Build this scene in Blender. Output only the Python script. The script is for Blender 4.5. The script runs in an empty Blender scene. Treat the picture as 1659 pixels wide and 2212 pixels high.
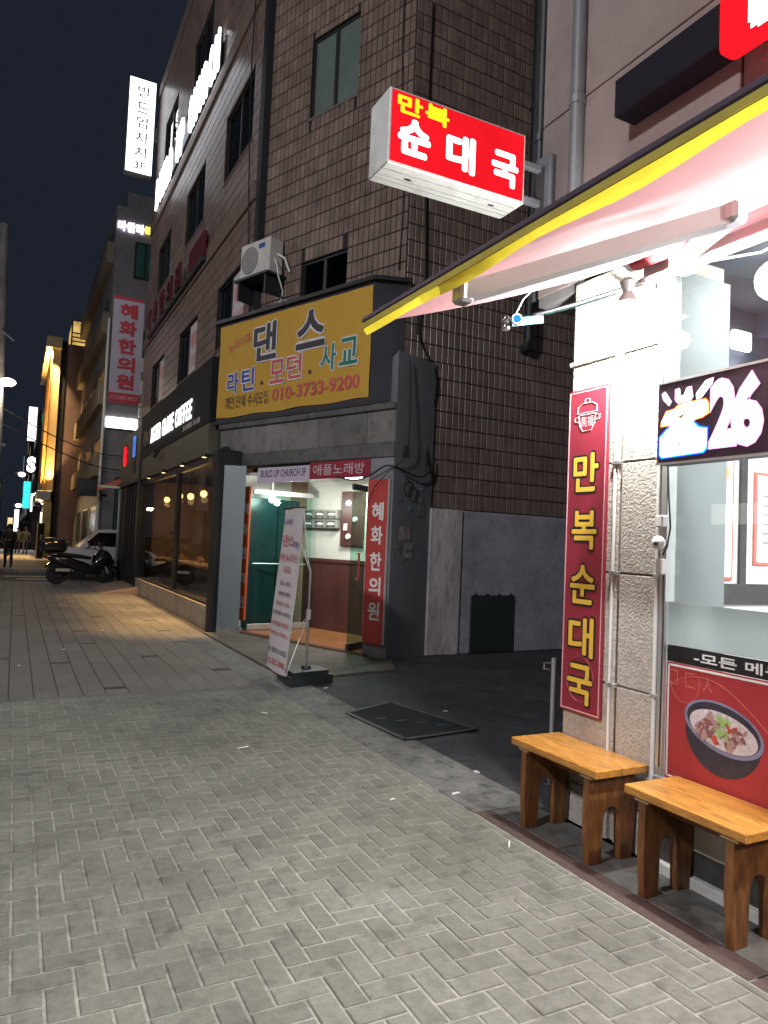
import bpy, bmesh, math, random
from mathutils import Vector, Matrix
rnd = random.Random(7)
sc = bpy.context.scene
COL = sc.collection
# ------------------------------------------------------------------ camera
YAW, PITCH, ROLL = math.radians(26.971), math.radians(2.599), math.radians(2.445)
CAMP = Vector((0, 0, 1.55))
_d = Vector((math.sin(YAW)*math.cos(PITCH), math.cos(YAW)*math.cos(PITCH), math.sin(PITCH)))
_r0 = Vector((math.cos(YAW), -math.sin(YAW), 0)); _u0 = _r0.cross(_d)
_r = _r0*math.cos(ROLL) + _u0*math.sin(ROLL); _u = _u0*math.cos(ROLL) - _r0*math.sin(ROLL)
cam = bpy.data.cameras.new('camera'); cam.sensor_fit = 'HORIZONTAL'; cam.sensor_width = 36
cam.lens = 36*1560/1659; cam.clip_start = .05; cam.clip_end = 1500
camo = bpy.data.objects.new('camera', cam); COL.objects.link(camo)
mw = Matrix((_r, _u, -_d)).transposed().to_4x4(); mw.translation = CAMP
camo.matrix_world = mw; sc.camera = camo
def pix(P):                       # picture position 0..1, used only to pick the pieces that show largest
    v = Vector(P) - CAMP; w = v.dot(_d)
    if w < .2: return None
    return (.5 + 1560/1659*v.dot(_r)/w, .5 - 1560/2212*v.dot(_u)/w, w)
# ------------------------------------------------------------------ night sky, exposure
wd = bpy.data.worlds.new('World'); sc.world = wd; wd.use_nodes = True
bg = wd.node_tree.nodes['Background']; bg.inputs[0].default_value = (.0115, .0152, .0235, 1); bg.inputs[1].default_value = 1.0
vs = sc.view_settings; vs.view_transform = 'Standard'; vs.look = 'None'; vs.exposure = 0; vs.gamma = 1
cy = sc.cycles; cy.use_denoising = True; cy.max_bounces = 7; cy.diffuse_bounces = 3; cy.glossy_bounces = 3
cy.transmission_bounces = 4; cy.transparent_max_bounces = 12; cy.caustics_reflective = False; cy.caustics_refractive = False
cy.sample_clamp_indirect = 3; cy.sample_clamp_direct = 0; cy.use_light_tree = True
# ------------------------------------------------------------------ materials
MATS = {}
def nt(m):
    m.use_nodes = True; t = m.node_tree; t.nodes.clear()
    return t, t.nodes, t.links
def mat(name, col, rough=.6, var=.18, scale=6, bump=.0, bscale=60, metal=0, spec=.5, col2=None, isl=0, stain=0, stretch=None, trans=0, coat=0):
    if name in MATS: return MATS[name]
    m = bpy.data.materials.new(name); t, N, L = nt(m)
    out = N.new('ShaderNodeOutputMaterial'); b = N.new('ShaderNodeBsdfPrincipled'); L.new(b.outputs[0], out.inputs[0])
    geo = N.new('ShaderNodeNewGeometry'); mp = N.new('ShaderNodeMapping'); L.new(geo.outputs['Position'], mp.inputs[0])
    if stretch: mp.inputs['Scale'].default_value = stretch
    n1 = N.new('ShaderNodeTexNoise'); n1.inputs['Scale'].default_value = scale; n1.inputs['Detail'].default_value = 6; n1.inputs['Roughness'].default_value = .65
    L.new(mp.outputs[0], n1.inputs['Vector'])
    r = N.new('ShaderNodeValToRGB'); r.color_ramp.elements[0].position = .3; r.color_ramp.elements[1].position = .7
    c2 = col2 or col
    r.color_ramp.elements[0].color = (*[max(0, c*(1-var)) for c in col], 1); r.color_ramp.elements[1].color = (*[min(1, c*(1+var)) for c in c2], 1)
    L.new(n1.outputs['Fac'], r.inputs[0]); colout = r.outputs[0]
    def mul(a, facsock, lo, hi):
        mr = N.new('ShaderNodeMapRange'); mr.inputs['To Min'].default_value = lo; mr.inputs['To Max'].default_value = hi
        L.new(facsock, mr.inputs[0]); mx = N.new('ShaderNodeMix'); mx.data_type = 'RGBA'; mx.blend_type = 'MULTIPLY'; mx.inputs[0].default_value = 1
        L.new(a, mx.inputs[6]); cb = N.new('ShaderNodeCombineColor')
        for i in range(3): L.new(mr.outputs[0], cb.inputs[i])
        L.new(cb.outputs[0], mx.inputs[7]); return mx.outputs[2]
    if isl:
        oi = N.new('ShaderNodeObjectInfo'); ad = N.new('ShaderNodeMath'); ad.operation = 'ADD'
        L.new(geo.outputs['Random Per Island'], ad.inputs[0]); L.new(oi.outputs['Random'], ad.inputs[1])
        fr = N.new('ShaderNodeMath'); fr.operation = 'FRACT'; L.new(ad.outputs[0], fr.inputs[0])
        colout = mul(colout, fr.outputs[0], 1-isl, 1+isl)
    if stain:
        n2 = N.new('ShaderNodeTexNoise'); n2.inputs['Scale'].default_value = 1.1; n2.inputs['Detail'].default_value = 8; n2.inputs['Roughness'].default_value = .7
        L.new(mp.outputs[0], n2.inputs['Vector'])
        rr = N.new('ShaderNodeMapRange'); rr.inputs['From Min'].default_value = .38; rr.inputs['From Max'].default_value = .6; L.new(n2.outputs['Fac'], rr.inputs[0])
        colout = mul(colout, rr.outputs[0], 1-stain, 1.0)
        n3 = N.new('ShaderNodeTexNoise'); n3.inputs['Scale'].default_value = 9; n3.inputs['Detail'].default_value = 3; L.new(mp.outputs[0], n3.inputs['Vector'])
        r3 = N.new('ShaderNodeMapRange'); r3.inputs['From Min'].default_value = .33; r3.inputs['From Max'].default_value = .45; L.new(n3.outputs['Fac'], r3.inputs[0])
        colout = mul(colout, r3.outputs[0], 1-stain*.9, 1.0)
    L.new(colout, b.inputs['Base Color'])
    b.inputs['Metallic'].default_value = metal; b.inputs['Specular IOR Level'].default_value = spec
    if coat: b.inputs['Coat Weight'].default_value = coat
    mr = N.new('ShaderNodeMapRange'); mr.inputs['To Min'].default_value = max(.02, rough-.1); mr.inputs['To Max'].default_value = min(1, rough+.1)
    L.new(n1.outputs['Fac'], mr.inputs[0]); L.new(mr.outputs[0], b.inputs['Roughness'])
    if bump:
        n4 = N.new('ShaderNodeTexNoise'); n4.inputs['Scale'].default_value = bscale; n4.inputs['Detail'].default_value = 5; L.new(mp.outputs[0], n4.inputs['Vector'])
        bp = N.new('ShaderNodeBump'); bp.inputs['Strength'].default_value = bump; bp.inputs['Distance'].default_value = .01
        L.new(n4.outputs['Fac'], bp.inputs['Height']); L.new(bp.outputs[0], b.inputs['Normal'])
    if trans:
        tr = N.new('ShaderNodeBsdfTranslucent'); L.new(colout, tr.inputs[0]); ms = N.new('ShaderNodeMixShader'); ms.inputs[0].default_value = trans
        L.new(b.outputs[0], ms.inputs[1]); L.new(tr.outputs[0], ms.inputs[2]); L.new(ms.outputs[0], out.inputs[0])
    MATS[name] = m; return m
def emit(name, col, strength=1.0, var=0.0, scale=3):
    if name in MATS: return MATS[name]
    m = bpy.data.materials.new(name); t, N, L = nt(m)
    out = N.new('ShaderNodeOutputMaterial'); e = N.new('ShaderNodeEmission'); e.inputs[0].default_value = (*col, 1)
    if var:
        geo = N.new('ShaderNodeNewGeometry'); n1 = N.new('ShaderNodeTexNoise'); n1.inputs['Scale'].default_value = scale; L.new(geo.outputs['Position'], n1.inputs['Vector'])
        mr = N.new('ShaderNodeMapRange'); mr.inputs['From Min'].default_value = .3; mr.inputs['From Max'].default_value = .7
        mr.inputs['To Min'].default_value = strength*(1-var); mr.inputs['To Max'].default_value = strength*(1+var)
        L.new(n1.outputs['Fac'], mr.inputs[0]); L.new(mr.outputs[0], e.inputs[1])
    else: e.inputs[1].default_value = strength
    L.new(e.outputs[0], out.inputs[0]); MATS[name] = m; return m
def glass(name, tint=(.9, .95, .93), ior=1.5, rough=.0, dirt=.0):
    if name in MATS: return MATS[name]
    m = bpy.data.materials.new(name); t, N, L = nt(m)
    out = N.new('ShaderNodeOutputMaterial'); tr = N.new('ShaderNodeBsdfTransparent'); tr.inputs[0].default_value = (*tint, 1)
    g = N.new('ShaderNodeBsdfGlossy'); g.inputs['Roughness'].default_value = rough
    ge = N.new('ShaderNodeNewGeometry'); dt = N.new('ShaderNodeVectorMath'); dt.operation = 'DOT_PRODUCT'; L.new(ge.outputs['Normal'], dt.inputs[0]); L.new(ge.outputs['Incoming'], dt.inputs[1])
    f = dt; fo = dt.outputs['Value']; f0 = ((ior-1)/(ior+1))**2
    for op, v in (('ABSOLUTE', None), ('SUBTRACT', 1), ('POWER', 5), ('MULTIPLY_ADD', None)):   # Schlick reflectance, same from both sides
        f = N.new('ShaderNodeMath'); f.operation = op
        if op == 'SUBTRACT': f.inputs[0].default_value = 1; L.new(fo, f.inputs[1])
        else:
            L.new(fo, f.inputs[0])
            if op == 'POWER': f.inputs[1].default_value = 5
            if op == 'MULTIPLY_ADD': f.inputs[1].default_value = 1-f0; f.inputs[2].default_value = f0
        fo = f.outputs[0]
    ms = N.new('ShaderNodeMixShader'); L.new(f.outputs[0], ms.inputs[0]); L.new(tr.outputs[0], ms.inputs[1]); L.new(g.outputs[0], ms.inputs[2]); last = ms.outputs[0]
    if dirt:
        d = N.new('ShaderNodeBsdfDiffuse'); d.inputs[0].default_value = (.6, .62, .6, 1); m2 = N.new('ShaderNodeMixShader')
        n = N.new('ShaderNodeTexNoise'); n.inputs['Scale'].default_value = 3; n.inputs['Detail'].default_value = 6
        geo = N.new('ShaderNodeNewGeometry'); L.new(geo.outputs['Position'], n.inputs['Vector'])
        mr = N.new('ShaderNodeMapRange'); mr.inputs['From Min'].default_value = .4; mr.inputs['To Max'].default_value = dirt; L.new(n.outputs['Fac'], mr.inputs[0])
        L.new(mr.outputs[0], m2.inputs[0]); L.new(last, m2.inputs[1]); L.new(d.outputs[0], m2.inputs[2]); last = m2.outputs[0]
    L.new(last, out.inputs[0]); MATS[name] = m; return m
# ------------------------------------------------------------------ mesh building
class MB:
    def __init__(s, M=None): s.v = []; s.f = []; s.mi = []; s.M = M or Matrix(); s.cm = 0
    def add(s, vs, fs):
        o = len(s.v); s.v += [s.M @ Vector(p) for p in vs]
        for f in fs: s.f.append([o+i for i in f]); s.mi.append(s.cm)
    def box(s, x0, x1, y0, y1, z0, z1, ch=0.0):
        if x0 > x1: x0, x1 = x1, x0
        if y0 > y1: y0, y1 = y1, y0
        if z0 > z1: z0, z1 = z1, z0
        if ch <= 0:
            s.add([(x0,y0,z0),(x1,y0,z0),(x1,y1,z0),(x0,y1,z0),(x0,y0,z1),(x1,y0,z1),(x1,y1,z1),(x0,y1,z1)],
                  [(3,2,1,0),(4,5,6,7),(0,1,5,4),(1,2,6,5),(2,3,7,6),(3,0,4,7)]); return s
        ch = min(ch, (x1-x0)*.45, (y1-y0)*.45, (z1-z0)*.45)
        X = (x0, x1); Y = (y0, y1); Z = (z0, z1); vs = []; ix = {}
        for i in (0, 1):
            for j in (0, 1):
                for k in (0, 1):
                    sx, sy, sz = (1-2*i)*ch, (1-2*j)*ch, (1-2*k)*ch
                    for a, p in enumerate(((X[i], Y[j]+sy, Z[k]+sz), (X[i]+sx, Y[j], Z[k]+sz), (X[i]+sx, Y[j]+sy, Z[k]))):
                        ix[i, j, k, a] = len(vs); vs.append(p)
        fs = []
        for i in (0, 1): fs.append([ix[i,0,0,0], ix[i,1,0,0], ix[i,1,1,0], ix[i,0,1,0]])
        for j in (0, 1): fs.append([ix[0,j,0,1], ix[1,j,0,1], ix[1,j,1,1], ix[0,j,1,1]])
        for k in (0, 1): fs.append([ix[0,0,k,2], ix[1,0,k,2], ix[1,1,k,2], ix[0,1,k,2]])
        for a in (0, 1):
            for b_ in (0, 1):
                fs.append([ix[a,b_,0,0], ix[a,b_,1,0], ix[a,b_,1,1], ix[a,b_,0,1]])
                fs.append([ix[a,0,b_,0], ix[a,1,b_,0], ix[a,1,b_,2], ix[a,0,b_,2]])
                fs.append([ix[0,a,b_,1], ix[1,a,b_,1], ix[1,a,b_,2], ix[0,a,b_,2]])
        for i in (0, 1):
            for j in (0, 1):
                for k in (0, 1): fs.append([ix[i,j,k,0], ix[i,j,k,1], ix[i,j,k,2]])
        c = Vector(((x0+x1)/2, (y0+y1)/2, (z0+z1)/2)); out = []
        for f in fs:
            p = [Vector(vs[i]) for i in f]; n = (p[1]-p[0]).cross(p[2]-p[0]); m = sum(p, Vector())/len(p)
            out.append(f if n.dot(m-c) > 0 else f[::-1])
        s.add(vs, out); return s
    def prism(s, pts, off):            # planar polygon pts extruded by vector off
        n = len(pts); o = Vector(off); P = [Vector(p) for p in pts]
        nn = Vector()
        for i in range(n): nn += P[i].cross(P[(i+1) % n])
        if nn.dot(o) < 0: P = P[::-1]
        vs = P + [p+o for p in P]
        s.add(vs, [list(range(n))[::-1], list(range(n, 2*n))] + [(i, (i+1) % n, n+(i+1) % n, n+i) for i in range(n)]); return s
    def tube(s, pts, r, n=8, r1=None, cap=True):
        P = [Vector(p) for p in pts]; rings = []; m = len(P)
        ref = None; vs = []
        for i in range(m):
            t = (P[min(i+1, m-1)]-P[max(i-1, 0)]).normalized()
            if ref is None: ref = t.orthogonal().normalized()
            ref = (ref - t*ref.dot(t)); ref = ref.normalized() if ref.length > 1e-6 else t.orthogonal().normalized()
            b = t.cross(ref); rr = r if r1 is None else r + (r1-r)*i/max(1, m-1)
            for k in range(n):
                a = 2*math.pi*k/n; vs.append(P[i] + (ref*math.cos(a)+b*math.sin(a))*rr)
        fs = []
        for i in range(m-1):
            for k in range(n): fs.append((i*n+k, i*n+(k+1) % n, (i+1)*n+(k+1) % n, (i+1)*n+k))
        if cap: fs += [list(range(n))[::-1], list(range((m-1)*n, m*n))]
        s.add(vs, fs); return s
    def lathe(s, prof, c, axis=(0, 0, 1), n=16, a0=0, a1=2*math.pi):
        ax = Vector(axis).normalized(); e1 = ax.orthogonal().normalized(); e2 = ax.cross(e1); c = Vector(c); vs = []; m = len(prof)
        full = abs(a1-a0-2*math.pi) < 1e-6; nn = n if full else n+1
        for r, h in prof:
            for k in range(nn):
                a = a0+(a1-a0)*k/n; vs.append(c + ax*h + (e1*math.cos(a)+e2*math.sin(a))*r)
        fs = []
        for i in range(m-1):
            for k in range(n): fs.append((i*nn+k, i*nn+(k+1) % nn, (i+1)*nn+(k+1) % nn, (i+1)*nn+k))
        s.add(vs, fs); return s
    def quad(s, a, b, c, d): s.add([a, b, c, d], [(0, 1, 2, 3)]); return s
    def ball(s, c, r, n=12, m=8, sq=(1, 1, 1)):
        vs = []; c = Vector(c)
        for i in range(m+1):
            t = math.pi*i/m
            for k in range(n):
                a = 2*math.pi*k/n; vs.append(c + Vector((r*sq[0]*math.sin(t)*math.cos(a), r*sq[1]*math.sin(t)*math.sin(a), r*sq[2]*math.cos(t))))
        s.add(vs, [(i*n+k, (i+1)*n+k, (i+1)*n+(k+1) % n, i*n+(k+1) % n) for i in range(m) for k in range(n)]); return s
def rootof(o):
    while o.parent: o = o.parent
    return o
def setp(o, label=None, cat=None, group=None, kind=None):
    for k, v in (('label', label), ('category', cat), ('group', group), ('kind', kind)):
        if v: o[k] = v
    return o
def obj(name, mb, m, parent=None, smooth=False, kind=None, label=None, origin=None):
    me = bpy.data.meshes.new(name)
    o = bpy.data.objects.new(name, me)
    if parent is not None:
        inv = RINV[rootof(parent).name]; vs = [inv @ v for v in mb.v]
    elif origin is not None:
        og = Vector(origin); vs = [v-og for v in mb.v]; o.location = og
    else: vs = mb.v
    me.from_pydata(vs, [], mb.f)
    for mm in (m if isinstance(m, (list, tuple)) else [m]): me.materials.append(mm)
    if isinstance(m, (list, tuple)): me.polygons.foreach_set('material_index', mb.mi)
    if smooth: me.polygons.foreach_set('use_smooth', [True]*len(me.polygons)); me.set_sharp_from_angle(angle=math.radians(38))
    COL.objects.link(o)
    if parent is not None: o.parent = parent
    RINV.setdefault(o.name, Matrix.Translation(-o.location))
    setp(o, label=label, kind=kind)
    return o
RINV = {}
def thing(name, label, cat, loc=(0, 0, 0), group=None):
    o = bpy.data.objects.new(name, None); o.empty_display_size = .2; COL.objects.link(o); o.location = loc
    RINV[o.name] = Matrix.Translation(-Vector(loc)); setp(o, label, cat, group); return o
def struct(name, mb, m, smooth=False): o = obj(name, mb, m, smooth=smooth); o['kind'] = 'structure'; return o
def copytree(root, loc, label=None, group=None, rotz=None):
    r = root.copy(); COL.objects.link(r); r.location = loc
    if rotz is not None: r.rotation_euler = (0, 0, rotz)
    if label: r['label'] = label
    if group: r['group'] = group
    for ch in list(root.children):
        c = ch.copy(); COL.objects.link(c); c.parent = r
        for g in list(ch.children):
            d = g.copy(); COL.objects.link(d); d.parent = c
    return r
# ------------------------------------------------------------------ lettering
TCACHE = {}
TMP = bpy.data.scenes.new('lettering_workspace')
def bake(o):                      # evaluate one helper object by itself
    TMP.collection.objects.link(o); vl = TMP.view_layers[0]; vl.update()
    me = bpy.data.meshes.new_from_object(o.evaluated_get(vl.depsgraph)); TMP.collection.objects.unlink(o); return me
def glyphs(body, bold=.0, res=3):
    k = (body, bold, res)
    if k in TCACHE: return TCACHE[k]
    c = bpy.data.curves.new('t', 'FONT'); c.body = body; c.size = 1; c.offset = bold; c.resolution_u = res
    o = bpy.data.objects.new('t', c); me = bake(o)
    vs = [v.co.copy() for v in me.vertices]; fs = [list(p.vertices) for p in me.polygons]
    bpy.data.objects.remove(o); bpy.data.curves.remove(c); bpy.data.meshes.remove(me)
    TCACHE[k] = (vs, fs); return vs, fs
def text(parent, body, c, n, w=None, h=None, m=None, bold=.0, depth=.0, up=(0, 0, 1), name='lettering', slant=0, rot=0, tilt=0):
    """lettering centred at c on a face with outward normal n, fitted to w x h"""
    han = any(ord(q) > 0x1100 for q in body) and bold > 0 and depth <= 0
    vs, fs = glyphs(body, 0.0 if han else bold)
    if not vs: return None
    n = Vector(n).normalized(); up = Vector(up); up = (up - n*up.dot(n)).normalized(); R = up.cross(n)
    if rot: R, up = R*math.cos(rot)+up*math.sin(rot), up*math.cos(rot)-R*math.sin(rot)
    x0 = min(v.x for v in vs); x1 = max(v.x for v in vs); y0 = min(v.y for v in vs); y1 = max(v.y for v in vs)
    sx = w/(x1-x0) if w else None; sy = h/(y1-y0) if h else None
    sx = sx or sy; sy = sy or sx; c = Vector(c); mb = MB()
    P = [((v.x-(x0+x1)/2)*sx, (v.y-(y0+y1)/2)*sy) for v in vs]
    if han:
        r_ = bold*min(sx, sy); kx = 1-2*r_/((x1-x0)*sx); ky = 1-2*r_/((y1-y0)*sy)
        for q in range(9):
            dx, dy = (0, 0) if q == 8 else (r_*math.cos(q*math.pi/4), r_*math.sin(q*math.pi/4))
            mb.add([c + R*(a*kx+dx) + up*(b*ky+dy) + n*(.00012*q) for a, b in P], fs)
    elif depth <= 0: mb.add([c + R*a + up*(b+tilt*a) for a, b in P], fs)
    else:
        k = len(P); V = [c + R*a + up*(b+tilt*a) + n*depth for a, b in P] + [c + R*a + up*(b+tilt*a) for a, b in P]; F = [list(f) for f in fs]
        cnt = {}
        for f in fs:
            for i in range(len(f)): cnt[(f[i], f[(i+1) % len(f)])] = 1
        for a, b in cnt:
            if (b, a) not in cnt: F.append([a, a+k, b+k, b])
        mb.add(V, F)
    return obj(name, mb, m, parent)
def lamp(name, kind, loc, energy, col=(1, 1, 1), size=.1, aim=None, spot=None, blend=.5, sizey=None):
    l = bpy.data.lights.new(name, kind); l.energy = energy; l.color = col
    if kind == 'AREA':
        l.size = size
        if sizey: l.shape = 'RECTANGLE'; l.size_y = sizey
    else: l.shadow_soft_size = size
    if kind == 'SPOT': l.spot_size = spot or 1.5; l.spot_blend = blend
    o = bpy.data.objects.new(name, l); COL.objects.link(o); o.location = loc
    if aim is not None: o.rotation_euler = (Vector(aim)-Vector(loc)).to_track_quat('-Z', 'Y').to_euler()
    return o
WHITE = (.92, .96, 1.0); WARM = (1, .62, .28)
def lampin(parent, name, kind, loc, energy, col=(1, 1, 1), aim=None, **k):
    o = lamp(name, kind, loc, energy, col, aim=aim, **k)
    o.parent = parent; o.location = Vector(loc) - rootof(parent).location
    return o
# ------------------------------------------------------------------ ground
M_asph = mat('asphalt', (.045, .045, .048), .8, .25, 20, .5, 120, stain=.25)
M_alley = mat('alley_asphalt', (.05, .05, .056), .8, .35, 5, .8, 60, stain=.45)
M_sand = mat('joint_sand', (.33, .318, .278), .95, .25, 30, .3, 200, stain=.4)
M_brick = mat('paver', (.190, .188, .160), .8, .2, 24, .5, 110, isl=.10, stain=.27)
M_slab = mat('pavement_slab', (.165, .155, .138), .75, .12, 14, .25, 150, isl=.07, stain=.16)
M_dark = mat('dark_paver', (.03, .03, .032), .7, .2, 14, .2, 120)
M_conc = mat('concrete', (.20, .195, .18), .85, .3, 6, .7, 40, stain=.5)
M_red = mat('red_granite', (.085, .055, .05), .6, .25, 30, .25, 160, isl=.12, stain=.2)
g = MB(); g.quad((-300, -300, -.14), (300, -300, -.14), (300, 600, -.14), (-300, 600, -.14)); struct('ground', g, M_asph)
g = MB(); g.quad((-9.6, -40, -.135), (-2.75, -40, -.135), (-2.75, 260, -.135), (-9.6, 260, -.135)); struct('road', g, mat('road_asphalt', (.05, .05, .052), .75, .2, 15, .4, 100, stain=.2))
g = MB(); g.quad((-9.6, 24.2, -.131), (30, 24.2, -.131), (30, 31.3, -.131), (-9.6, 31.3, -.131)); struct('side_road', g, M_asph)
BED = -.0055
def wedge_top(mb, x0, x1, y0, y1, z=0, d=.05, ch=.007):
    b = [(x0, y0), (x1, y0), (x1, y1), (x0, y1)]; t = [(x0+ch, y0+ch), (x1-ch, y0+ch), (x1-ch, y1-ch), (x0+ch, y1-ch)]
    mb.add([(x, y, z-d) for x, y in b] + [(x, y, z-ch*.8) for x, y in b] + [(x, y, z) for x, y in t],
           [(i, (i+1) % 4, 4+(i+1) % 4, 4+i) for i in range(4)] + [(4+i, 4+(i+1) % 4, 8+(i+1) % 4, 8+i) for i in range(4)] + [(8, 9, 10, 11)])
def pieces(parent, name, rects, m, z=0, ch=.007, d=.05, limit=300, stuffname=None, smesh=None):
    """the pieces that show largest become objects of their own, the rest one joined part"""
    sc_ = []
    for i, (x0, x1, y0, y1) in enumerate(rects):
        p = pix(((x0+x1)/2, (y0+y1)/2, z)); a = 0
        if p and -.03 < p[0] < 1.03 and -.03 < p[1] < 1.03: a = (x1-x0)*(y1-y0)/p[2]**3
        sc_.append((-a, i))
    sc_.sort(); big = set(i for a, i in sc_[:limit] if a < 0); rest = MB(); cache = {}
    for i, (x0, x1, y0, y1) in enumerate(rects):
        dz = rnd.uniform(-.0018, .0012)
        if i in big:
            w, l = round(x1-x0, 4), round(y1-y0, 4)
            if (w, l) not in cache:
                mb = MB(); wedge_top(mb, -w/2, w/2, -l/2, l/2, 0, d, ch); me = bpy.data.meshes.new(name); me.from_pydata(mb.v, [], mb.f); me.materials.append(m); cache[w, l] = me
            o = bpy.data.objects.new(name, cache[w, l]); COL.objects.link(o); o.parent = parent
            o.location = Vector(((x0+x1)/2, (y0+y1)/2, z+dz)) - parent.location
            o.rotation_euler = (rnd.uniform(-.004, .004), rnd.uniform(-.004, .004), 0)
        else: wedge_top(rest, x0, x1, y0, y1, z+dz, d, ch)
    if rest.f: obj(stuffname or name, rest, m, parent, kind='stuff')
# herringbone pavement in front of the restaurant
XL, XK, YS = -2.6, 2.50, 7.46
g = MB(); g.quad((XL, -3, BED), (XK+.06, -3, BED), (XK+.06, YS, BED), (XL, YS, BED)); pav = struct('pavement', g, M_sand)
U = .0993; ox, oy = .175, 3.335-U; R = []; jt = .0060
def clip(x0, x1, y0, y1):
    x0, x1, y0, y1 = max(x0, XL), min(x1, XK), max(y0, -1.2), min(y1, YS-.11)
    if x1-x0 > .03 and y1-y0 > .03: R.append((x0+jt, x1-jt, y0+jt, y1-jt))
for j in range(-50, 48):
    for mI in range(-24, 24):
        x = ox+(j+4*mI)*U; y = oy+j*U
        clip(x, x+2*U, y, y+U)
        xv = ox+(j+3+4*mI)*U; clip(xv, xv+U, y, y+2*U)
pieces(pav, 'brick', R, M_brick, ch=.004, stuffname='brick_field')
# border course across the pavement, then the slab pavement beyond
R = []; x = XL
while x < 2.38: R.append((x+.003, min(x+.397, 2.38), YS-.105, YS+.0)); x += .4
pieces(pav, 'border_stone', R, mat('border_stone', (.13, .128, .12), .8, .2, 14, .3, 120, isl=.12), ch=.005)
g = MB(); g.quad((XL, YS, BED), (2.95, YS, BED), (2.95, 24.2, BED), (XL, 24.2, BED)); walk = struct('slab_pavement', g, mat('slab_joint', (.05, .048, .045), .95, .2, 30))
W = .2125; ins = [(1.0, 7.74), (2.3, 8.52), (1.66, 9.62), (2.32, 10.85), (.57, 9.36), (-.02, 9.78), (1.03, 10.9), (2.34, 12.15), (2.34, 13.64), (2.36, 15.94), (2.38, 17.79), (2.11, 18.7), (1.2, 16.77), (.98, 12.28), (-.3, 12.6), (.1, 14.6), (1.5, 14.3)]
R = []; D = []; k = 0; x = .035-W*13
while x < 2.75:
    xe = min(x+W, 2.80); y = YS+.004; mine = sorted(b for a, b in ins if x <= a < x+W); ph = (k*.37) % .63
    cuts = [y] + [y+.03+ph+.63*q for q in range(30)] + [24.1]
    cuts = [c for c in cuts if c <= 24.1]
    jx = .0055 if xe < 1.4 else .0025
    for a, b in zip(cuts[:-1], cuts[1:]):
        seg = [(a, b)]
        for yy in mine:
            ns = []
            for p, q in seg:
                if q < yy-.06 or p > yy+.06: ns.append((p, q))
                else:
                    if yy-.06-p > .02: ns.append((p, yy-.06))
                    if q-yy-.06 > .02: ns.append((yy+.06, q))
            seg = ns
        for p, q in seg:
            if q-p > .03: R.append((x+jx, xe-jx, p+.0015, q-.0015))
    for yy in mine: D.append((x+.004, xe-.004, yy-.057, yy+.057))
    x += W; k += 1
pieces(walk, 'slab', R, M_slab, ch=.003, stuffname='slab_field')
pieces(walk, 'dark_insert', D, M_dark, ch=.003)
# edge strips along the frontages
R = [(2.512, 2.632, y+.003, y+.597) for y in [-1.2+.6*i for i in range(8)]]
pieces(pav, 'red_edging', R, M_red, z=-.001, ch=.004)
R = [(2.638, 2.92, y+.003, y+.597) for y in [-1.2+.6*i for i in range(8)]]
pieces(pav, 'granite_slab', R, mat('grey_granite', (.13, .125, .115), .7, .3, 14, .4, 120, isl=.15, stain=.4), z=-.001, ch=.004)
g = MB(); g.quad((2.5, -3, -.012), (2.96, -3, -.012), (2.96, 3.6, -.012), (2.5, 3.6, -.012)); obj('mortar_bed', g, M_conc, pav)
g = MB(); g.box(2.505, 2.95, 3.58, 7.46, -.12, .0005); eb = struct('frontage_strip', g, M_conc)
R = [(2.40 if y > 7 else 2.508, 2.66, y+.004, y+.70) for y in [3.6+.7*i for i in range(11)]]
pieces(eb, 'kerb_stone', R, mat('kerb_stone', (.16, .158, .152), .8, .25, 9, .4, 80, isl=.15, stain=.3), z=.004, ch=.006)
g = MB(); g.quad((2.93, 3.30, -.002), (12, 3.30, -.002), (12, 9.6, -.002), (2.93, 9.6, -.002)); struct('alley_ground', g, M_alley)
g = MB(); g.prism([(2.80, 7.6, .0), (2.80, 11.7, .0), (3.35, 11.75, .0), (4.55, 8.55, .0), (4.3, 7.95, 0)], (0, 0, .022)); struct('entrance_apron', g, mat('apron', (.13, .115, .095), .8, .25, 7, .4, 80, stain=.4))
# kerbs
def kerb(name, segs, m):
    r = None
    for (a, b) in segs:
        g = MB(); g.box(a[0], b[0], a[1], b[1], -.14, .003, .012)
        if r is None: r = struct(name, g, m)
        else: obj('kerb_stone', g, m, r)
M_kerb = mat('kerb', (.24, .235, .22), .8, .2, 12, .3, 90, isl=.1, stain=.3)
kerb('kerb', [((-2.76, y), (-2.605, y+.985)) for y in range(-3, 24)], M_kerb)
kerb('side_kerb', [((x, 24.105), (x+.985, 24.25)) for x in range(-2, 3)], M_kerb)
# far pavement across the side road
g = MB(); g.quad((-2.6, 31.4, -.02), (1.9, 31.4, -.02), (1.9, 200, -.02), (-2.6, 200, -.02)); fp = struct('far_pavement', g, mat('far_joint', (.07, .06, .05), .9))
R = []; y = 31.45; k = 0
while y < 62:
    x = -2.6+(k % 2)*.15
    while x < 1.85: R.append((x+.006, min(x+.294, 1.88), y+.006, y+.294)); x += .3
    y += .3; k += 1
pieces(fp, 'paving_tile', R, mat('far_paver', (.2, .17, .14), .75, .2, 8, .2, 60, isl=.15), z=-.012, ch=.006, d=.02, stuffname='tile_field')
kerb('far_kerb', [((x, 31.25), (x+.985, 31.40)) for x in range(-2, 2)], M_kerb)
M_paint = mat('road_paint', (.62, .60, .55), .7, .25, 20)
for x0, x1, y0, y1, lb in ((.15, 1.55, 27.35, 27.6, 'short white stop line painted on the side road'), (-.25, 2.2, 28.9, 29.1, 'long thin white line painted across the side road')):
    g = MB(); g.box(x0, x1, y0, y1, -.130, -.127); setp(obj('road_marking', g, M_paint), lb, 'road marking', kind='structure')
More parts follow.
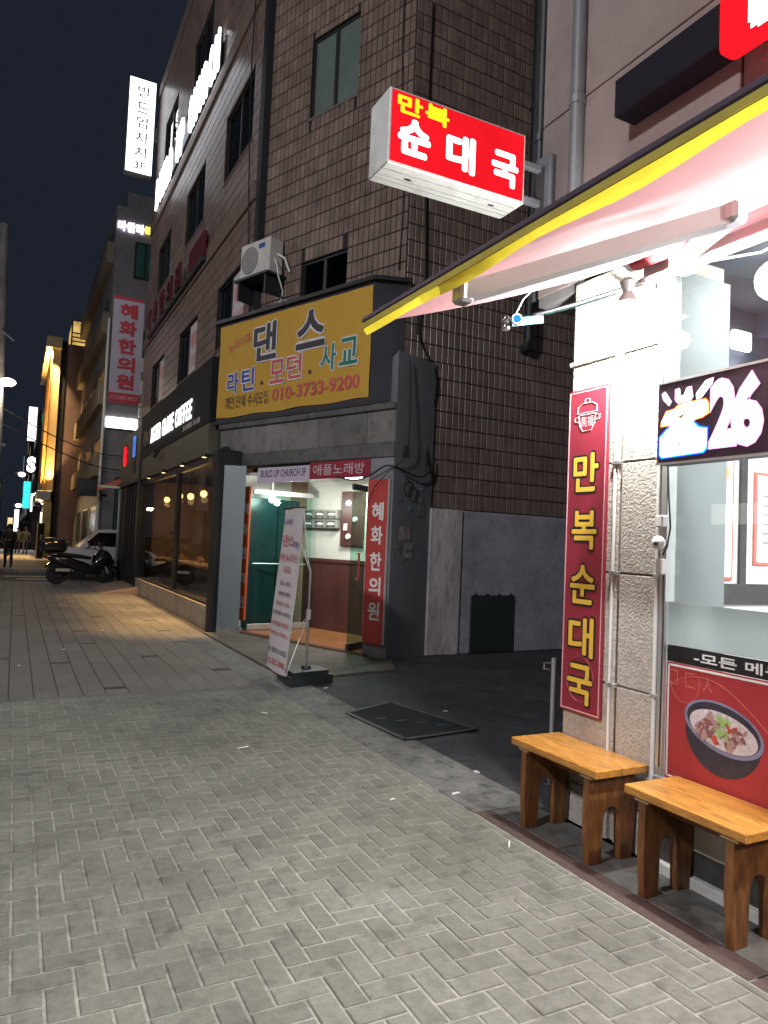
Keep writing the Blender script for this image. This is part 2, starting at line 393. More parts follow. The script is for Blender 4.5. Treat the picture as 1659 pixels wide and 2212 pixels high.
# steel cover plate over the alley drain
g = MB(); g.prism([(2.78, 6.03, 0), (3.38, 6.31, 0), (3.61, 5.17, 0), (2.86, 5.08, 0)], (0, 0, .012))
dcv = thing('drain_cover', 'dark flat cover plate on the ground at the mouth of the alley', 'plate', (3.1, 5.6, 0)); (lambda o: o)(obj('plate', g, mat('steel_plate', (.016, .018, .020), .85, .3, 6, .3, 200, spec=.2), dcv)); _q = [(2.78, 6.03), (3.38, 6.31), (3.61, 5.17), (2.86, 5.08)]
for _i in range(4):
    g = MB(); _a, _b = Vector((*_q[_i], .012)), Vector((*_q[(_i+1) % 4], .012)); _t = (_b-_a).normalized(); _n = Vector((-_t.y, _t.x, 0))*.02; g.prism([_a+_n, _b+_n, _b-_n, _a-_n], (0, 0, .006)); obj('rim', g, mat('steel_rim', (.05, .05, .052), .6, .3, 20), dcv)
for _k in range(4):
    g = MB(); _c = Vector((2.98+.14*_k, 5.75-.12*_k, .0125)); g.box(_c.x-.05, _c.x+.05, _c.y-.012, _c.y+.012, .012, .016); obj('grip', g, MATS['steel_rim'], dcv)
# litter
M_lit = mat('litter', (.75, .73, .68), .8)
def litter(name, cat, label, x, y, l, w, a, z=.002):
    c, s_ = math.cos(a), math.sin(a); g = MB(Matrix.Translation((x, y, z)) @ Matrix.Rotation(a, 4, 'Z'))
    if cat == 'cigarette butt': g.tube([(-l/2, 0, w/2), (l/2, 0, w/2)], w/2, 6)
    else: g.prism([(-l/2, -w/2, 0), (l/2, -w*.3, .0), (l*.4, w/2, .0), (-l*.3, w*.4, 0)], (0, 0, .006)); 
    setp(obj(name, g, M_lit, origin=(x, y, 0)), label, cat)
for i, (nm, ct, lb, x, y, l, w, a) in enumerate((
    ('cigarette_butt', 'cigarette butt', 'white cigarette butt on the pavers nearest the first bench', 2.41, 3.12, .07, .009, .9),
    ('cigarette_butt', 'cigarette butt', 'cigarette butt lying on the pavers out in the middle, left of the drain cover', 1.6, 5.28, .08, .009, .2),
    ('cigarette_butt', 'cigarette butt', 'cigarette butt on the pavers close to the banner stand base', 2.08, 6.26, .06, .009, 2.2),
    ('paper_scrap', 'paper scrap', 'small white paper scrap beside the black base of the banner stand', 3.04, 7.16, .05, .03, .4),
    ('paper_scrap', 'paper scrap', 'crumpled white scrap on the concrete edge by the first bench', 2.95, 4.21, .05, .035, 1.2),
    ('paper_scrap', 'paper scrap', 'flat white scrap at the kerb in front of the alley', 2.57, 3.89, .07, .02, .1),
    ('paper_scrap', 'paper scrap', 'pale scrap on the pavers left of the alley kerb', 2.14, 3.93, .05, .02, .3),
    ('paper_scrap', 'paper scrap', 'white scrap on the dark alley asphalt beyond the drain cover', 3.72, 5.86, .06, .02, .0),
    ('paper_scrap', 'paper scrap', 'tiny white scrap on the far slabs towards the coffee shop', 1.32, 12.28, .06, .03, .5),
    ('paper_scrap', 'paper scrap', 'tiny white scrap on the slabs near the left picture edge', .13, 9.23, .05, .03, .8),
    ('paper_scrap', 'paper scrap', 'tiny white scrap between the two nearest dark inserts at left', .66, 10.37, .06, .025, .1))):
    litter(nm, ct, lb, x, y, l, w, a)
# ================================================================== restaurant on the right
XW = 2.955
M_taupe = mat('taupe_panel', (.24, .19, .175), .7, .10, 3, .08, 40, stain=.12)
M_joint = mat('dark_joint', (.03, .028, .028), .9)
M_gran = mat('rough_granite', (.46, .42, .37), .85, .20, 35, 1.0, 70, stain=.12)
M_alu = mat('aluminium', (.62, .63, .62), .38, .08, 8, metal=.75)
M_wht = mat('white_paint', (.78, .78, .76), .5, .05, 6)
M_dkst = mat('dark_stone', (.05, .047, .045), .45, .3, 12, .1, 90, stain=.2)
M_glass = glass('clear_glass', (.95, .97, .96), 1.45)
M_black = mat('black_plastic', (.012, .012, .013), .45, .2, 10)
M_dkm = mat('dark_metal', (.03, .03, .034), .5, .2, 10, metal=.4)
M_pipe = mat('grey_pipe', (.13, .13, .14), .5, .15, 8)
rs = thing('restaurant_building', 'corner restaurant with rough stone pillar, lit window front and taupe upper wall', 'building', (XW, 2.0, 0))
g = MB(); g.box(XW+.02, 10, -7, 3.70, 3.2, 9.5); g.box(3.42, 10, 3.2, 3.36, 0, 3.2); g.box(3.42, 10, -7, -6.8, 0, 3.2); g.box(9.8, 10, -6.8, 3.2, 0, 3.2)
obj('wall', g, M_joint, rs)
y = 3.72; cols = []
while y > -7: cols.append((max(-7, y-1.47), y)); y -= 1.48
for za, zb in ((3.2, 4.34), (4.348, 5.48), (5.488, 6.62), (6.628, 8.0), (8.008, 9.5)):
    for a, b in cols:
        g = MB(); g.box(XW, XW+.03, a+.004, b-.004, za, zb, .004); obj('wall_panel', g, M_taupe, rs)
    g = MB(); g.box(XW+.008, 10, 3.705, 3.735, za, zb, .004); obj('side_panel', g, M_taupe, rs)
g = MB(); g.box(XW+.01, 10, 3.3, 3.72, 3.14, 3.199); obj('soffit', g, mat('soffit', (.16, .15, .15), .7), rs)
# pillar of rough granite blocks: banner half and lamp half with a recessed groove between
for (ya, yb, xo) in ((2.99, 3.36, 0), (2.66, 2.945, .004)):
    for za, zb in ((0, .226), (.232, .836), (.842, 1.446), (1.452, 2.056), (2.062, 2.666), (2.70, 3.18)):
        g = MB(); g.box(XW+xo, XW+.44, ya, yb, za, zb, .006); obj('stone_block', g, M_gran, rs)
    g = MB(); g.box(XW+xo-.022, XW+.44, ya-.0, yb+.012*(xo == 0), 2.669, 2.697, .006); obj('stone_ledge', g, M_gran, rs)
g = MB(); g.box(XW+.03, XW+.43, 2.675, 3.34, 0, 3.19); obj('pillar_core', g, mat('mortar', (.33, .28, .24), .9, .2, 20, .4, 60), rs)
for yy, rr, mm in ((2.982, .011, M_wht), (2.955, .010, M_gran), (2.672, .012, M_wht)):
    g = MB(); g.tube([(XW-.006, yy, .25), (XW-.006, yy, 2.95)], rr, 8); cn = obj('conduit', g, mm, rs, True)
    for zz in (.84, 1.45, 2.06):
        g = MB(); g.box(XW-.022, XW+.004, yy-.02, yy+.02, zz-.012, zz+.012, .003); obj('clip', g, M_alu, cn)
# window front: plinth, frame, pane, printed films
g = MB(); g.box(XW-.03, XW+.1, -7, 2.655, -.05, .045, .004); obj('base_strip', g, mat('light_stone', (.5, .49, .46), .7, .15, 12), rs)
for i in range(8):
    g = MB(); g.box(XW+.0, XW+.1, 2.655-1.2*(i+1)+.004, 2.655-1.2*i, .047, .418, .004); obj('plinth_stone', g, M_dkst, rs)
wf = MB()
for a, b in ((2.615, 2.655), (-.06, 0), (-3.06, -3.0)): wf.box(XW-.012, XW+.06, a, b, .42, 3.1, .004)
wf.box(XW-.02, XW+.065, -7, 2.657, .419, .452, .004); wf.box(XW-.012, XW+.06, -7, 2.656, 3.06, 3.14, .004)
win = obj('window', wf, M_alu, rs)
g = MB(); g.box(XW+.016, XW+.024, -7, 2.613, .45, 3.06); obj('pane', g, M_glass, win)
def film(nm, za, zb, m, x=XW+.012): 
    g = MB(); g.box(x, x+.003, -3, 2.612, za, zb); return obj(nm, g, m, win)
fr = bpy.data.materials.new('frosted_film'); t, N, L = nt(fr); o_ = N.new('ShaderNodeOutputMaterial'); a_ = N.new('ShaderNodeBsdfTranslucent'); a_.inputs[0].default_value = (.62, .70, .70, 1)
b_ = N.new('ShaderNodeBsdfDiffuse'); b_.inputs[0].default_value = (.62, .68, .68, 1); m_ = N.new('ShaderNodeMixShader'); m_.inputs[0].default_value = .5; L.new(a_.outputs[0], m_.inputs[1]); L.new(b_.outputs[0], m_.inputs[2]); L.new(m_.outputs[0], o_.inputs[0])
film('frosted_film', 1.112, 1.325, fr)
film('black_film', 1.028, 1.110, M_black)
M_rpan = mat('red_print', (.36, .035, .04), .45, .12, 3)
M_wpr = mat('white_print', (.75, .75, .73), .5, .03)
rp = film('red_film', .452, 1.026, M_rpan)
g = MB()
for za, zb, ya, yb in ((1.008, 1.018, -3, 2.60), (.462, .470, -3, 2.60), (.462, 1.018, 2.594, 2.602)): g.box(XW+.009, XW+.0115, ya, yb, za, zb)
obj('print_border', g, M_wpr, rp)
text(rp, '-모든 메뉴', (XW+.0105, 2.215, 1.070), (-1, 0, 0), .47, .052, M_wpr, .03)
# printed bowl of soup, flat artwork on the film
def disc(c, ry, rz, n=40, x=0, a=0):
    return [(x, c[0]-ry*math.cos(2*math.pi*k/n)*math.cos(a)+rz*math.sin(2*math.pi*k/n)*math.sin(a), c[1]+ry*math.cos(2*math.pi*k/n)*math.sin(a)*-1+rz*math.sin(2*math.pi*k/n)*math.cos(a)) for k in range(n)]
def flat(pts, x, nm, m, par=None):
    g = MB(); P = [(x, p[1], p[2]) for p in pts]; g.prism(P, (-.0004, 0, 0)); return obj(nm, g, m, par or rp)
M_bowl = mat('bowl_print', (.035, .035, .05), .45, .3, 20); M_rim = mat('rim_print', (.22, .24, .36), .5, .2, 20); M_soup = mat('soup_print', (.62, .56, .57), .5, .3, 60)
cb = (2.285, .765); XP = XW+.0112
bod = [(0, cb[0]+.205*math.cos(t_), cb[1]-.02+.20*math.sin(t_)) for t_ in [math.pi+math.pi*k/24 for k in range(25)]]
flat(bod, XP, 'bowl_print', M_bowl); flat(disc(cb, .212, .118, a=.10), XP-.0006, 'bowl_rim_print', M_rim); flat(disc((cb[0], cb[1]+.004), .196, .104, a=.10), XP-.0012, 'bowl_inner_print', M_bowl)
flat(disc((cb[0]-.002, cb[1]-.012), .182, .086, a=.10), XP-.0018, 'soup_print', M_soup)
rb_ = random.Random(3)
for k in range(60):
    t_ = rb_.uniform(0, 6.28); q = rb_.random()**.6*.95; c_ = (cb[0]+.15*q*math.cos(t_), cb[1]-.014+.066*q*math.sin(t_))
    m_ = [mat('meat_print', (.24, .10, .09), .5, .3, 80), mat('meat2_print', (.42, .25, .24), .5, .3, 80), mat('chilli_print', (.5, .07, .03), .5, .2, 80), mat('leek_print', (.30, .48, .14), .5, .3, 80)][3 if abs(q*math.cos(t_)) < .22 and k % 3 else (2 if k % 9 == 0 else k % 2)]
    flat(disc(c_, rb_.uniform(.014, .036), rb_.uniform(.009, .020), 9, a=rb_.uniform(0, 3)), XP-.0024-.00007*k, 'topping_print', m_)
g = MB()
M_line = mat('line_print', (.52, .17, .13), .5)
g.tube([(XP+.0005, 2.59-.5*u, .93+.05*math.sin(3.2*u+.3)-.20*(u-.35)**2) for u in [k/20 for k in range(27)]], .0018, 4); g.tube([(XP+.0005, 2.50+.085*math.cos(t_), .94+.10*math.sin(t_)) for t_ in [k*.2 for k in range(14, 32)]], .0018, 4)
obj('print_lines', g, M_line, rp)
for ch, yy in (('ㅁ', 2.57), ('ㄷ', 2.47), ('ㅅ', 2.37)): text(rp, ch, (XP, yy, .955), (-1, 0, 0), .055, .07, M_line, -.02)
g = MB(); g.box(XW-.003, XW-.0005, 2.195, 2.415, .165, .302); obj('notice_paper', g, mat('paper', (.72, .68, .58), .7, .08, 12), rs)
# interior
M_inw = mat('interior_white', (.80, .81, .82), .6, .04, 3); M_ceil = mat('dark_ceiling', (.018, .018, .03), .8, .2, 4); 
g = MB(); g.box(XW+.09, 9.7, -6.8, 3.19, -.04, .06); obj('interior_floor', g, mat('interior_floor', (.4, .38, .35), .4), rs)
g = MB(); g.box(XW+.45, 9.7, 3.06, 3.19, .06, 3.14); g.box(7.0, 7.1, -6.8, 3.05, .06, 3.14); obj('interior_wall', g, M_inw, rs)
g = MB(); g.box(XW+.45, 6.99, 3.045, 3.0595, 2.36, 3.138); obj('dimming_wall_band', g, M_ceil, rs); g = MB(); g.box(XW+.035, XW+.46, 2.638, 2.655, .455, 3.055); obj('interior_lining', g, mat('lining', (.25, .265, .275), .5, .05, 3), rs)  # dark band added so the wall above the display stays dim
g = MB(); g.box(XW+.46, XW+.62, 2.90, 3.05, .06, 3.13); obj('interior_column', g, mat('interior_column', (.5, .52, .52), .6), rs)
g = MB(); g.box(XW+.1, 9.7, -6.8, 3.055, 3.142, 3.19); obj('ceiling', g, M_ceil, rs)
g = MB()
for xx in (4.2, 5.2, 6.2): g.box(xx, xx+.12, -6.7, 3.05, 2.98, 3.14)
obj('ceiling_beam', g, M_ceil, rs)
def poster(x0, x1, z0, z1, lb, frame, art):
    p = thing('poster', lb, 'poster', ((x0+x1)/2, 3.055, z0))
    g = MB(); g.box(x0, x1, 3.046, 3.058, z0, z1, .002); obj('frame', g, frame, p)
    g = MB(); g.box(x0+.02, x1-.02, 3.042, 3.0455, z0+.02, z1-.02); obj('sheet', g, M_wpr, p)
    return p
M_redp = mat('poster_red', (.65, .16, .13), .5); M_gtxt = mat('grey_print', (.30, .30, .32), .6); M_blu = mat('blue_print', (.25, .33, .55), .6, .4, 25)
p1 = poster(3.62, 4.02, 1.42, 2.22, 'white poster with a red border and a blue picture above grey text inside the restaurant', M_redp, 0)
g = MB(); g.box(3.66, 3.94, 3.039, 3.0415, 1.88, 2.17); obj('picture', g, M_blu, p1)
g = MB(); g.lathe([(.0, 0), (.06, 0)], (3.90, 3.0385, 2.09), (0, -1, 0), 16); g.lathe([(.0, 0), (.05, 0)], (3.70, 3.0385, 1.96), (0, -1, 0), 16); obj('picture_detail', g, mat('orange_print', (.7, .36, .12), .6), p1)
for k in range(6):
    g = MB(); g.box(3.67, 3.67+(.26, .22, .24, .27, .25, .12)[k], 3.039, 3.0415, 1.79-.055*k, 1.803-.055*k); obj('text_line', g, M_gtxt, p1)
p2 = poster(4.22, 4.8, 1.52, 2.12, 'white menu notice with a red outline beside the dark post inside the restaurant', M_redp, 0)
for k in range(6):
    g = MB(); g.box(4.30, 4.30+(.2, .34, .3, .36, .28, .3)[k], 3.039, 3.0415, 1.96-.06*k, 1.975-.06*k); obj('text_line', g, M_gtxt, p2)
g = MB(); g.box(4.08, 4.14, 3.04, 3.058, 1.401, 2.355); g.box(3.62, 5.6, 3.04, 3.058, 1.27, 1.40); obj('dark_trim', g, M_dkst, rs)
text(rs, 'ㅋ', (3.49, 2.898, 1.75), (0, -1, 0), .03, .04, M_wht, .02)
# dining chairs and table just inside
def chair(x, y, lb):
    c = thing('chair', lb, 'chair', (x, y, .06), 'chairs inside the restaurant')
    g = MB(); g.box(x-.2, x+.2, y-.2, y+.2, .48, .52, .015); obj('seat', g, M_black, c)
    g = MB(); g.prism([(x-.2, y+.19, .62), (x+.2, y+.19, .62), (x+.2, y+.24, .95), (x+.12, y+.25, 1.02), (x-.12, y+.25, 1.02), (x-.2, y+.24, .95)], (0, .03, 0)); obj('backrest', g, M_black, c)
    for sx in (-1, 1):
        for sy in (-1, 1):
            g = MB(); g.tube([(x+.17*sx, y+.17*sy, .06), (x+.17*sx, y+.17*sy, .49 if sy < 0 else .63)], .014, 6); obj('leg', g, M_dkm, c)
chair(4.55, 1.95, 'black chair back just showing above the frosted strip of the restaurant window')
chair(5.6, 1.2, 'black chair standing deeper inside the restaurant behind the first one')
# ceiling lamps
E_lamp = emit('lamp_white', (.93, .97, 1), 14)
def ceil_lamp(nm, lb, loc, mbf, power):
    l = thing(nm, lb, 'lamp', loc); mbf(l); lampin(l, 'bulb_light', 'POINT', (loc[0], loc[1], loc[2]-.18), power, WHITE, size=.1)
def f1(l):
    g = MB(); g.ball((3.42, 2.37, 3.0), .105, 16, 10); obj('globe', g, E_lamp, l, True); g = MB(); g.tube([(3.42, 2.37, 3.10), (3.42, 2.37, 3.142)], .03, 10); obj('mount', g, M_wht, l)
ceil_lamp('globe_lamp', 'round glowing globe lamp at the right edge inside the restaurant', (3.42, 2.37, 3.0), f1, 6)
def f2(l):
    g = MB(); g.box(3.92, 4.09, 2.99, 3.03, 2.87, 2.99, .012); obj('diffuser', g, E_lamp, l); g = MB(); g.box(3.96, 4.05, 3.03, 3.044, 2.88, 2.98); obj('backplate', g, M_wht, l)
ceil_lamp('wall_light', 'square glowing wall light above the moving-letter display inside the restaurant', (4.0, 2.98, 2.93), f2, 7)
for k, (x, y) in enumerate(((5.0, 1.6), (4.4, .2), (5.4, -.8), (4.4, -2.4), (5.8, -4.2))):
    l = thing('tube_lamp', 'long white ceiling tube lamp inside the restaurant, %s from the pillar' % ('first', 'second', 'third', 'fourth', 'fifth')[k], 'lamp', (x, y, 3.0), 'ceiling tubes inside the restaurant')
    g = MB(); g.box(x-.5, x+.5, y-.06, y+.06, 3.02, 3.08, .008); obj('housing', g, M_wht, l); g = MB(); g.tube([(x-.48, y, 3.0), (x+.48, y, 3.0)], .016, 8); obj('tube', g, E_lamp, l)
    lampin(l, 'tube_light', 'AREA', (x, y, 2.97), 70, WHITE, aim=(x, y, 0), size=1.0, sizey=.1)
# vertical banner board on the pillar
vb = thing('pillar_sign', 'tall dark red board with yellow Korean lettering and a pot drawing on the stone pillar', 'sign', (XW-.02, 3.2, .62))
M_crim = mat('crimson_sheet', (.235, .022, .038), .42, .12, 2); M_pinkl = mat('pale_pink_line', (.62, .36, .38), .5); M_yel = mat('yellow_print', (.72, .45, .05), .5, .08, 9)
g = MB(); g.box(XW-.022, XW-.002, 3.035, 3.36, .63, 2.515, .003); obj('board', g, M_crim, vb)
g = MB()
for a, b, za, zb in ((3.043, 3.049, .642, 2.503), (3.346, 3.352, .642, 2.503), (3.049, 3.346, .642, .649), (3.049, 3.346, 2.496, 2.503)): g.box(XW-.0245, XW-.0222, a, b, za, zb)
obj('border_line', g, M_pinkl, vb)
for ch, zz in zip('만복순대국', (2.02, 1.685, 1.37, 1.07, .80)):
    for bo, mm, xx in ((.055, M_black, .0228), (.022, M_yel, .0242)):
        text(vb, ch, (XW-xx, 3.20, zz), (-1, 0, 0), .205 if bo < .03 else .232, .225 if bo < .03 else .25, mm, bo)
g = MB()
def yz(pts, r=.0035): g.tube([(XW-.0236, 3.2-a, 2.36+b) for a, b in pts], r, 5)
yz([(-.07, .0), (.07, .0)]); yz([(-.07, 0), (-.06, -.06), (-.035, -.095), (.035, -.095), (.06, -.06), (.07, 0)]); yz([(-.07, -.01), (-.10, -.01), (-.10, -.035), (-.066, -.04)]); yz([(.07, -.01), (.10, -.01), (.10, -.035), (.066, -.04)])
yz([(-.082, .012), (.082, .012), (.075, .05), (.04, .068), (-.04, .068), (-.075, .05), (-.082, .012)]); yz([(-.02, .068), (-.018, .092), (.018, .092), (.02, .068)])
obj('pot_drawing', g, M_pinkl, vb); text(vb, '萬福', (XW-.0236, 3.2, 2.32), (-1, 0, 0), .10, .062, M_pinkl, .0)
g = MB(); g.tube([(XW-.0232, 3.2+.11*math.cos(t_), .83+.13*math.sin(t_)) for t_ in [k*.26 for k in range(25)]], .0022, 4); obj('watermark_ring', g, mat('dull_red_line', (.34, .07, .085), .5), vb)
# LED message display
led = thing('led_display', 'black moving-letter display with glowing coloured characters and the number 26', 'display', (2.80, 1.9, 2.0))
g = MB(); g.box(2.80, 2.90, 1.02, 2.56, 2.0, 2.405, .004); obj('cabinet', g, M_black, led)
g = MB(); g.box(2.793, 2.8, 1.02, 2.562, 2.396, 2.408); g.box(2.793, 2.8, 1.02, 2.562, 1.998, 2.008); obj('frame', g, M_alu, led)
g = MB(); g.box(2.7975, 2.7995, 1.03, 2.555, 2.012, 2.392); obj('screen', g, mat('led_screen', (.03, .018, .035), .35, .3, 90), led)
XLED = 2.7965; E_w = emit('led_white', (1, .96, 1), 5); E_pk = emit('led_pink', (1, .42, .85), 2.2)
for body, yc, w, h, bo in (('2', 2.185, .125, .30, .03), ('6', 2.065, .14, .315, .03), ('년', 1.86, .17, .31, .03), ('전', 1.66, .18, .31, .03), ('통', 1.44, .18, .31, .03)):
    text(led, body, (XLED, yc, 2.208), (-1, 0, 0), w+.022, h+.02, E_pk, bo+.03, tilt=-.0); text(led, body, (XLED-.0006, yc, 2.208), (-1, 0, 0), w, h, E_w, bo)
def blob(pts, x, m, nm):
    g = MB(); g.prism([(x, 2.55-a, 2.02+b) for a, b in pts], (-.0003, 0, 0)); obj(nm, g, m, led)
# the glyph of the display: rays on top, a barred middle, a broad base, with coloured edges
top = [(.02, .19), (.05, .235), (.10, .24), (.12, .255), (.20, .262), (.27, .262), (.285, .24), (.285, .20), (.25, .185), (.21, .18), (.19, .15), (.10, .15), (.07, .17), (.02, .17)]
bas = [(.015, .03), (.015, .11), (.05, .14), (.09, .165), (.20, .165), (.235, .135), (.28, .125), (.28, .04), (.26, .022), (.03, .015)]
def grow(P, d):
    cx = sum(p[0] for p in P)/len(P); cz = sum(p[1] for p in P)/len(P); return [(a+d*(1 if a > cx else -1), b+d*(1 if b > cz else -1)) for a, b in P]
blob(grow(top, .007), XLED, emit('led_red', (1, .08, .03), 2), 'led_edge'); blob(grow(top, .0035), XLED-.0004, emit('led_yellow', (1, .75, .05), 3), 'led_edge'); blob(top, XLED-.0008, E_w, 'led_glyph')
blob(grow(bas, .010), XLED, emit('led_blue', (.02, .08, 1), 2.0), 'led_edge'); blob(grow(bas, .005), XLED-.0004, emit('led_cyan', (.05, .6, 1), 2.5), 'led_edge'); blob(bas, XLED-.0008, E_w, 'led_glyph')
for P in ([(.02, .325), (.04, .335), (.075, .285), (.06, .265), (.03, .30)], [(.10, .335), (.125, .338), (.13, .30), (.15, .305), (.165, .335), (.19, .335), (.2, .29), (.185, .27), (.12, .268), (.10, .29)], [(.22, .30), (.27, .35), (.31, .355), (.305, .33), (.25, .275), (.225, .272)]):
    blob(grow(P, .004), XLED, E_pk, 'led_edge'); blob(P, XLED-.0008, E_w, 'led_glyph')
blob([(.10, .205), (.17, .213), (.17, .208), (.145, .2), (.14, .19), (.13, .19), (.128, .2)], XLED-.0012, mat('led_off', (.3, .16, .03), .5), 'led_gap'); blob([(.125, .072), (.14, .074), (.137, .064), (.127, .064)], XLED-.0012, M_black, 'led_gap')
for yy in (1.2, 2.4):
    g = MB(); g.box(2.9, XW+.002, yy-.015, yy+.015, 2.18, 2.22); obj('bracket', g, M_alu, led)
# camera, socket box and cable on the frame
cc = thing('junction_box', 'small white junction box with a round camera and cable on the window frame', 'junction box', (XW-.05, 2.64, 1.55))
g = MB(); g.box(XW-.06, XW-.013, 2.60, 2.65, 1.70, 1.76, .006); obj('box', g, M_wht, cc); g = MB(); g.box(XW-.055, XW-.013, 2.605, 2.645, 1.46, 1.54, .006); obj('box', g, M_wht, cc)
g = MB(); g.ball((XW-.055, 2.625, 1.62), .035, 12, 8); obj('dome', g, M_wht, cc, True); g = MB(); g.ball((XW-.088, 2.61, 1.615), .012, 8, 6); obj('lens', g, M_black, cc, True)
g = MB(); g.tube([(XW-.03, 2.60, 2.02), (XW-.04, 2.58, 1.85), (XW-.04, 2.565, 1.70), (XW-.05, 2.575, 1.60), (XW-.05, 2.60, 1.56)], .005, 6); g.tube([(XW-.02, 2.62, 1.47), (XW-.02, 2.615, 1.2), (XW-.02, 2.62, .5)], .004, 6); obj('cable', g, M_dkm, cc)
# ------------------------------------------------------------------ awning
aw = thing('awning', 'pink fabric awning with a yellow front valance and white folding arm over the restaurant', 'awning', (2.9, 1.0, 2.9))
M_fab = mat('awning_fabric', (.87, .43, .45), .8, .05, 2, .15, 300, trans=.22); M_val = mat('awning_yellow', (.80, .64, .05), .7, .12, 5, .1, 200, trans=.33)
YA, YB = 2.80, -3.0; g = MB(); nx, ny = 10, 24; V = []; 
for i in range(nx+1):
    for j in range(ny+1):
        u = i/nx; v = j/ny; V.append((2.90-1.6*u, YA+(YB-YA)*v, 3.13-.63*u-.03*math.sin(math.pi*u)-.006*math.sin(v*40)*math.sin(math.pi*u)))
g.add(V, [(i*(ny+1)+j, i*(ny+1)+j+1, (i+1)*(ny+1)+j+1, (i+1)*(ny+1)+j) for i in range(nx) for j in range(ny)]); obj('canopy', g, M_fab, aw, True)
g = MB(); g.box(1.280, 1.335, YB, YA+.01, 2.500, 2.528, .008); obj('front_bar', g, mat('shaded_purple_bar', (.05, .03, .05), .5), aw)  # dark purple takes in the shadow along the top edge
g = MB(); V = []; 
for j in range(61):
    yy = YA+(YB-YA)*j/60; w_ = .008*math.sin(j*.9); V += [(1.292, yy, 2.502), (1.284+w_*.5, yy, 2.478), (1.305+w_, yy, 2.452+.005*math.sin(j*.7))]
g.add(V, [(3*j+k, 3*j+3+k, 3*j+4+k, 3*j+1+k) for j in range(60) for k in (0, 1)]); obj('valance', g, M_val, aw, True); g = MB(); g.box(1.281, 1.286, YB, YA+.004, 2.476, 2.4995); obj('valance_shade_strip', g, mat('shaded_yellow', (.34, .27, .04), .8), aw)  # olive strip paints the shaded upper part of the yellow valance
M_arm = mat('arm_white', (.85, .86, .86), .45, .05, 5)
def bar(mb, a, b, w, h):
    a, b = Vector(a), Vector(b); t_ = (b-a).normalized(); s_ = t_.cross(Vector((0, 0, 1))).normalized(); u_ = s_.cross(t_); P = []
    for p in (a, b):
        for i, j in ((-1, -1), (1, -1), (1, 1), (-1, 1)): P.append(p+s_*w/2*i+u_*h/2*j)
    mb.add(P, [(0, 1, 2, 3), (7, 6, 5, 4)]+[(4+i, 4+(i+1) % 4, (i+1) % 4, i) for i in range(4)])
for dy, sg in ((0, 1), (-3.9, -1)):
    el = (2.0, 1.54+dy*.8, 2.66); fr_ = (1.40, 2.16+dy, 2.47); wl = (2.86, 2.48+dy*1.05, 3.03)
    g = MB(); bar(g, fr_, el, .05, .062); am = obj('arm', g, M_arm, aw); g = MB(); bar(g, el, wl, .045, .06); bar(g, (el[0], el[1], el[2]+.03), (wl[0], wl[1], wl[2]+.05), .012, .012); obj('forearm', g, M_arm, am)
    g = MB(); g.box(el[0]-.036, el[0]+.036, el[1]-.036, el[1]+.036, el[2]-.036, el[2]+.036, .015); obj('elbow', g, M_alu, am); g = MB(); g.box(1.36, 1.42, fr_[1]-.02, fr_[1]+.05, 2.43, 2.51, .01); obj('end_joint', g, M_alu, am)
    g = MB(); g.box(2.83, 2.95, wl[1]-.07, wl[1]+.07, 2.97, 3.14, .012); obj('wall_bracket', g, M_arm, aw)
g = MB(); g.tube([(2.86, 2.79, 3.12), (2.86, -3, 3.12)], .055, 14); obj('roller', g, mat('red_roll', (.4, .05, .06), .7), aw, True)
g = MB(); g.box(2.925, XW, -3, 2.80, 3.03, 3.20, .005); g.box(2.88, 2.93, -3, 2.8, 2.985, 3.025, .008); obj('wall_rail', g, M_arm, aw)
g = MB(); g.lathe([(.0, -.02), (.03, -.02), (.05, 0), (.05, .03), (.02, .05), (0, .05)], (2.86, 2.80, 3.12), (0, 1, 0), 12); obj('end_cap', g, M_arm, aw, True)
# ------------------------------------------------------------------ flood lamps under the awning
E_fl = emit('flood_face', (.95, .98, 1), 30)
def flood(y, lb, power, side):
    f = thing('flood_lamp', lb, 'lamp', (2.80, y, 2.9), 'flood lamps under the awning')
    g = MB(); g.tube([(XW, y, 3.0), (2.86, y, 2.99), (2.80, y, 2.96)], .012, 8); g.box(2.935, XW+.003, y-.04, y+.04, 2.96, 3.04, .006); obj('bracket', g, M_alu, f)
    g = MB(); g.lathe([(0, .075), (.02, .075), (.045, .05), (.03, .02), (.022, .0), (.045, -.03), (.06, -.06), (.055, -.07)], (2.79, y, 2.93), (0, 0, 1), 16); obj('housing', g, M_alu, f, True)
    g = MB(); g.lathe([(0, -.066), (.052, -.066)], (2.79, y, 2.93), (0, 0, 1), 16); obj('lens', g, E_fl, f)
    lampin(f, 'flood_light', 'POINT', (2.77, y, 2.80 if y < 2 else 2.74), power, (.97, .99, .95), aim=(2.77, y-.1, 0), size=.05)
flood(2.77, 'silver flood lamp glaring at the top of the stone pillar under the awning', 190, -1)
flood(1.1, 'silver flood lamp under the awning just beyond the right edge', 270, -1)
flood(-1.0, 'silver flood lamp under the awning behind the viewer', 235, -1)
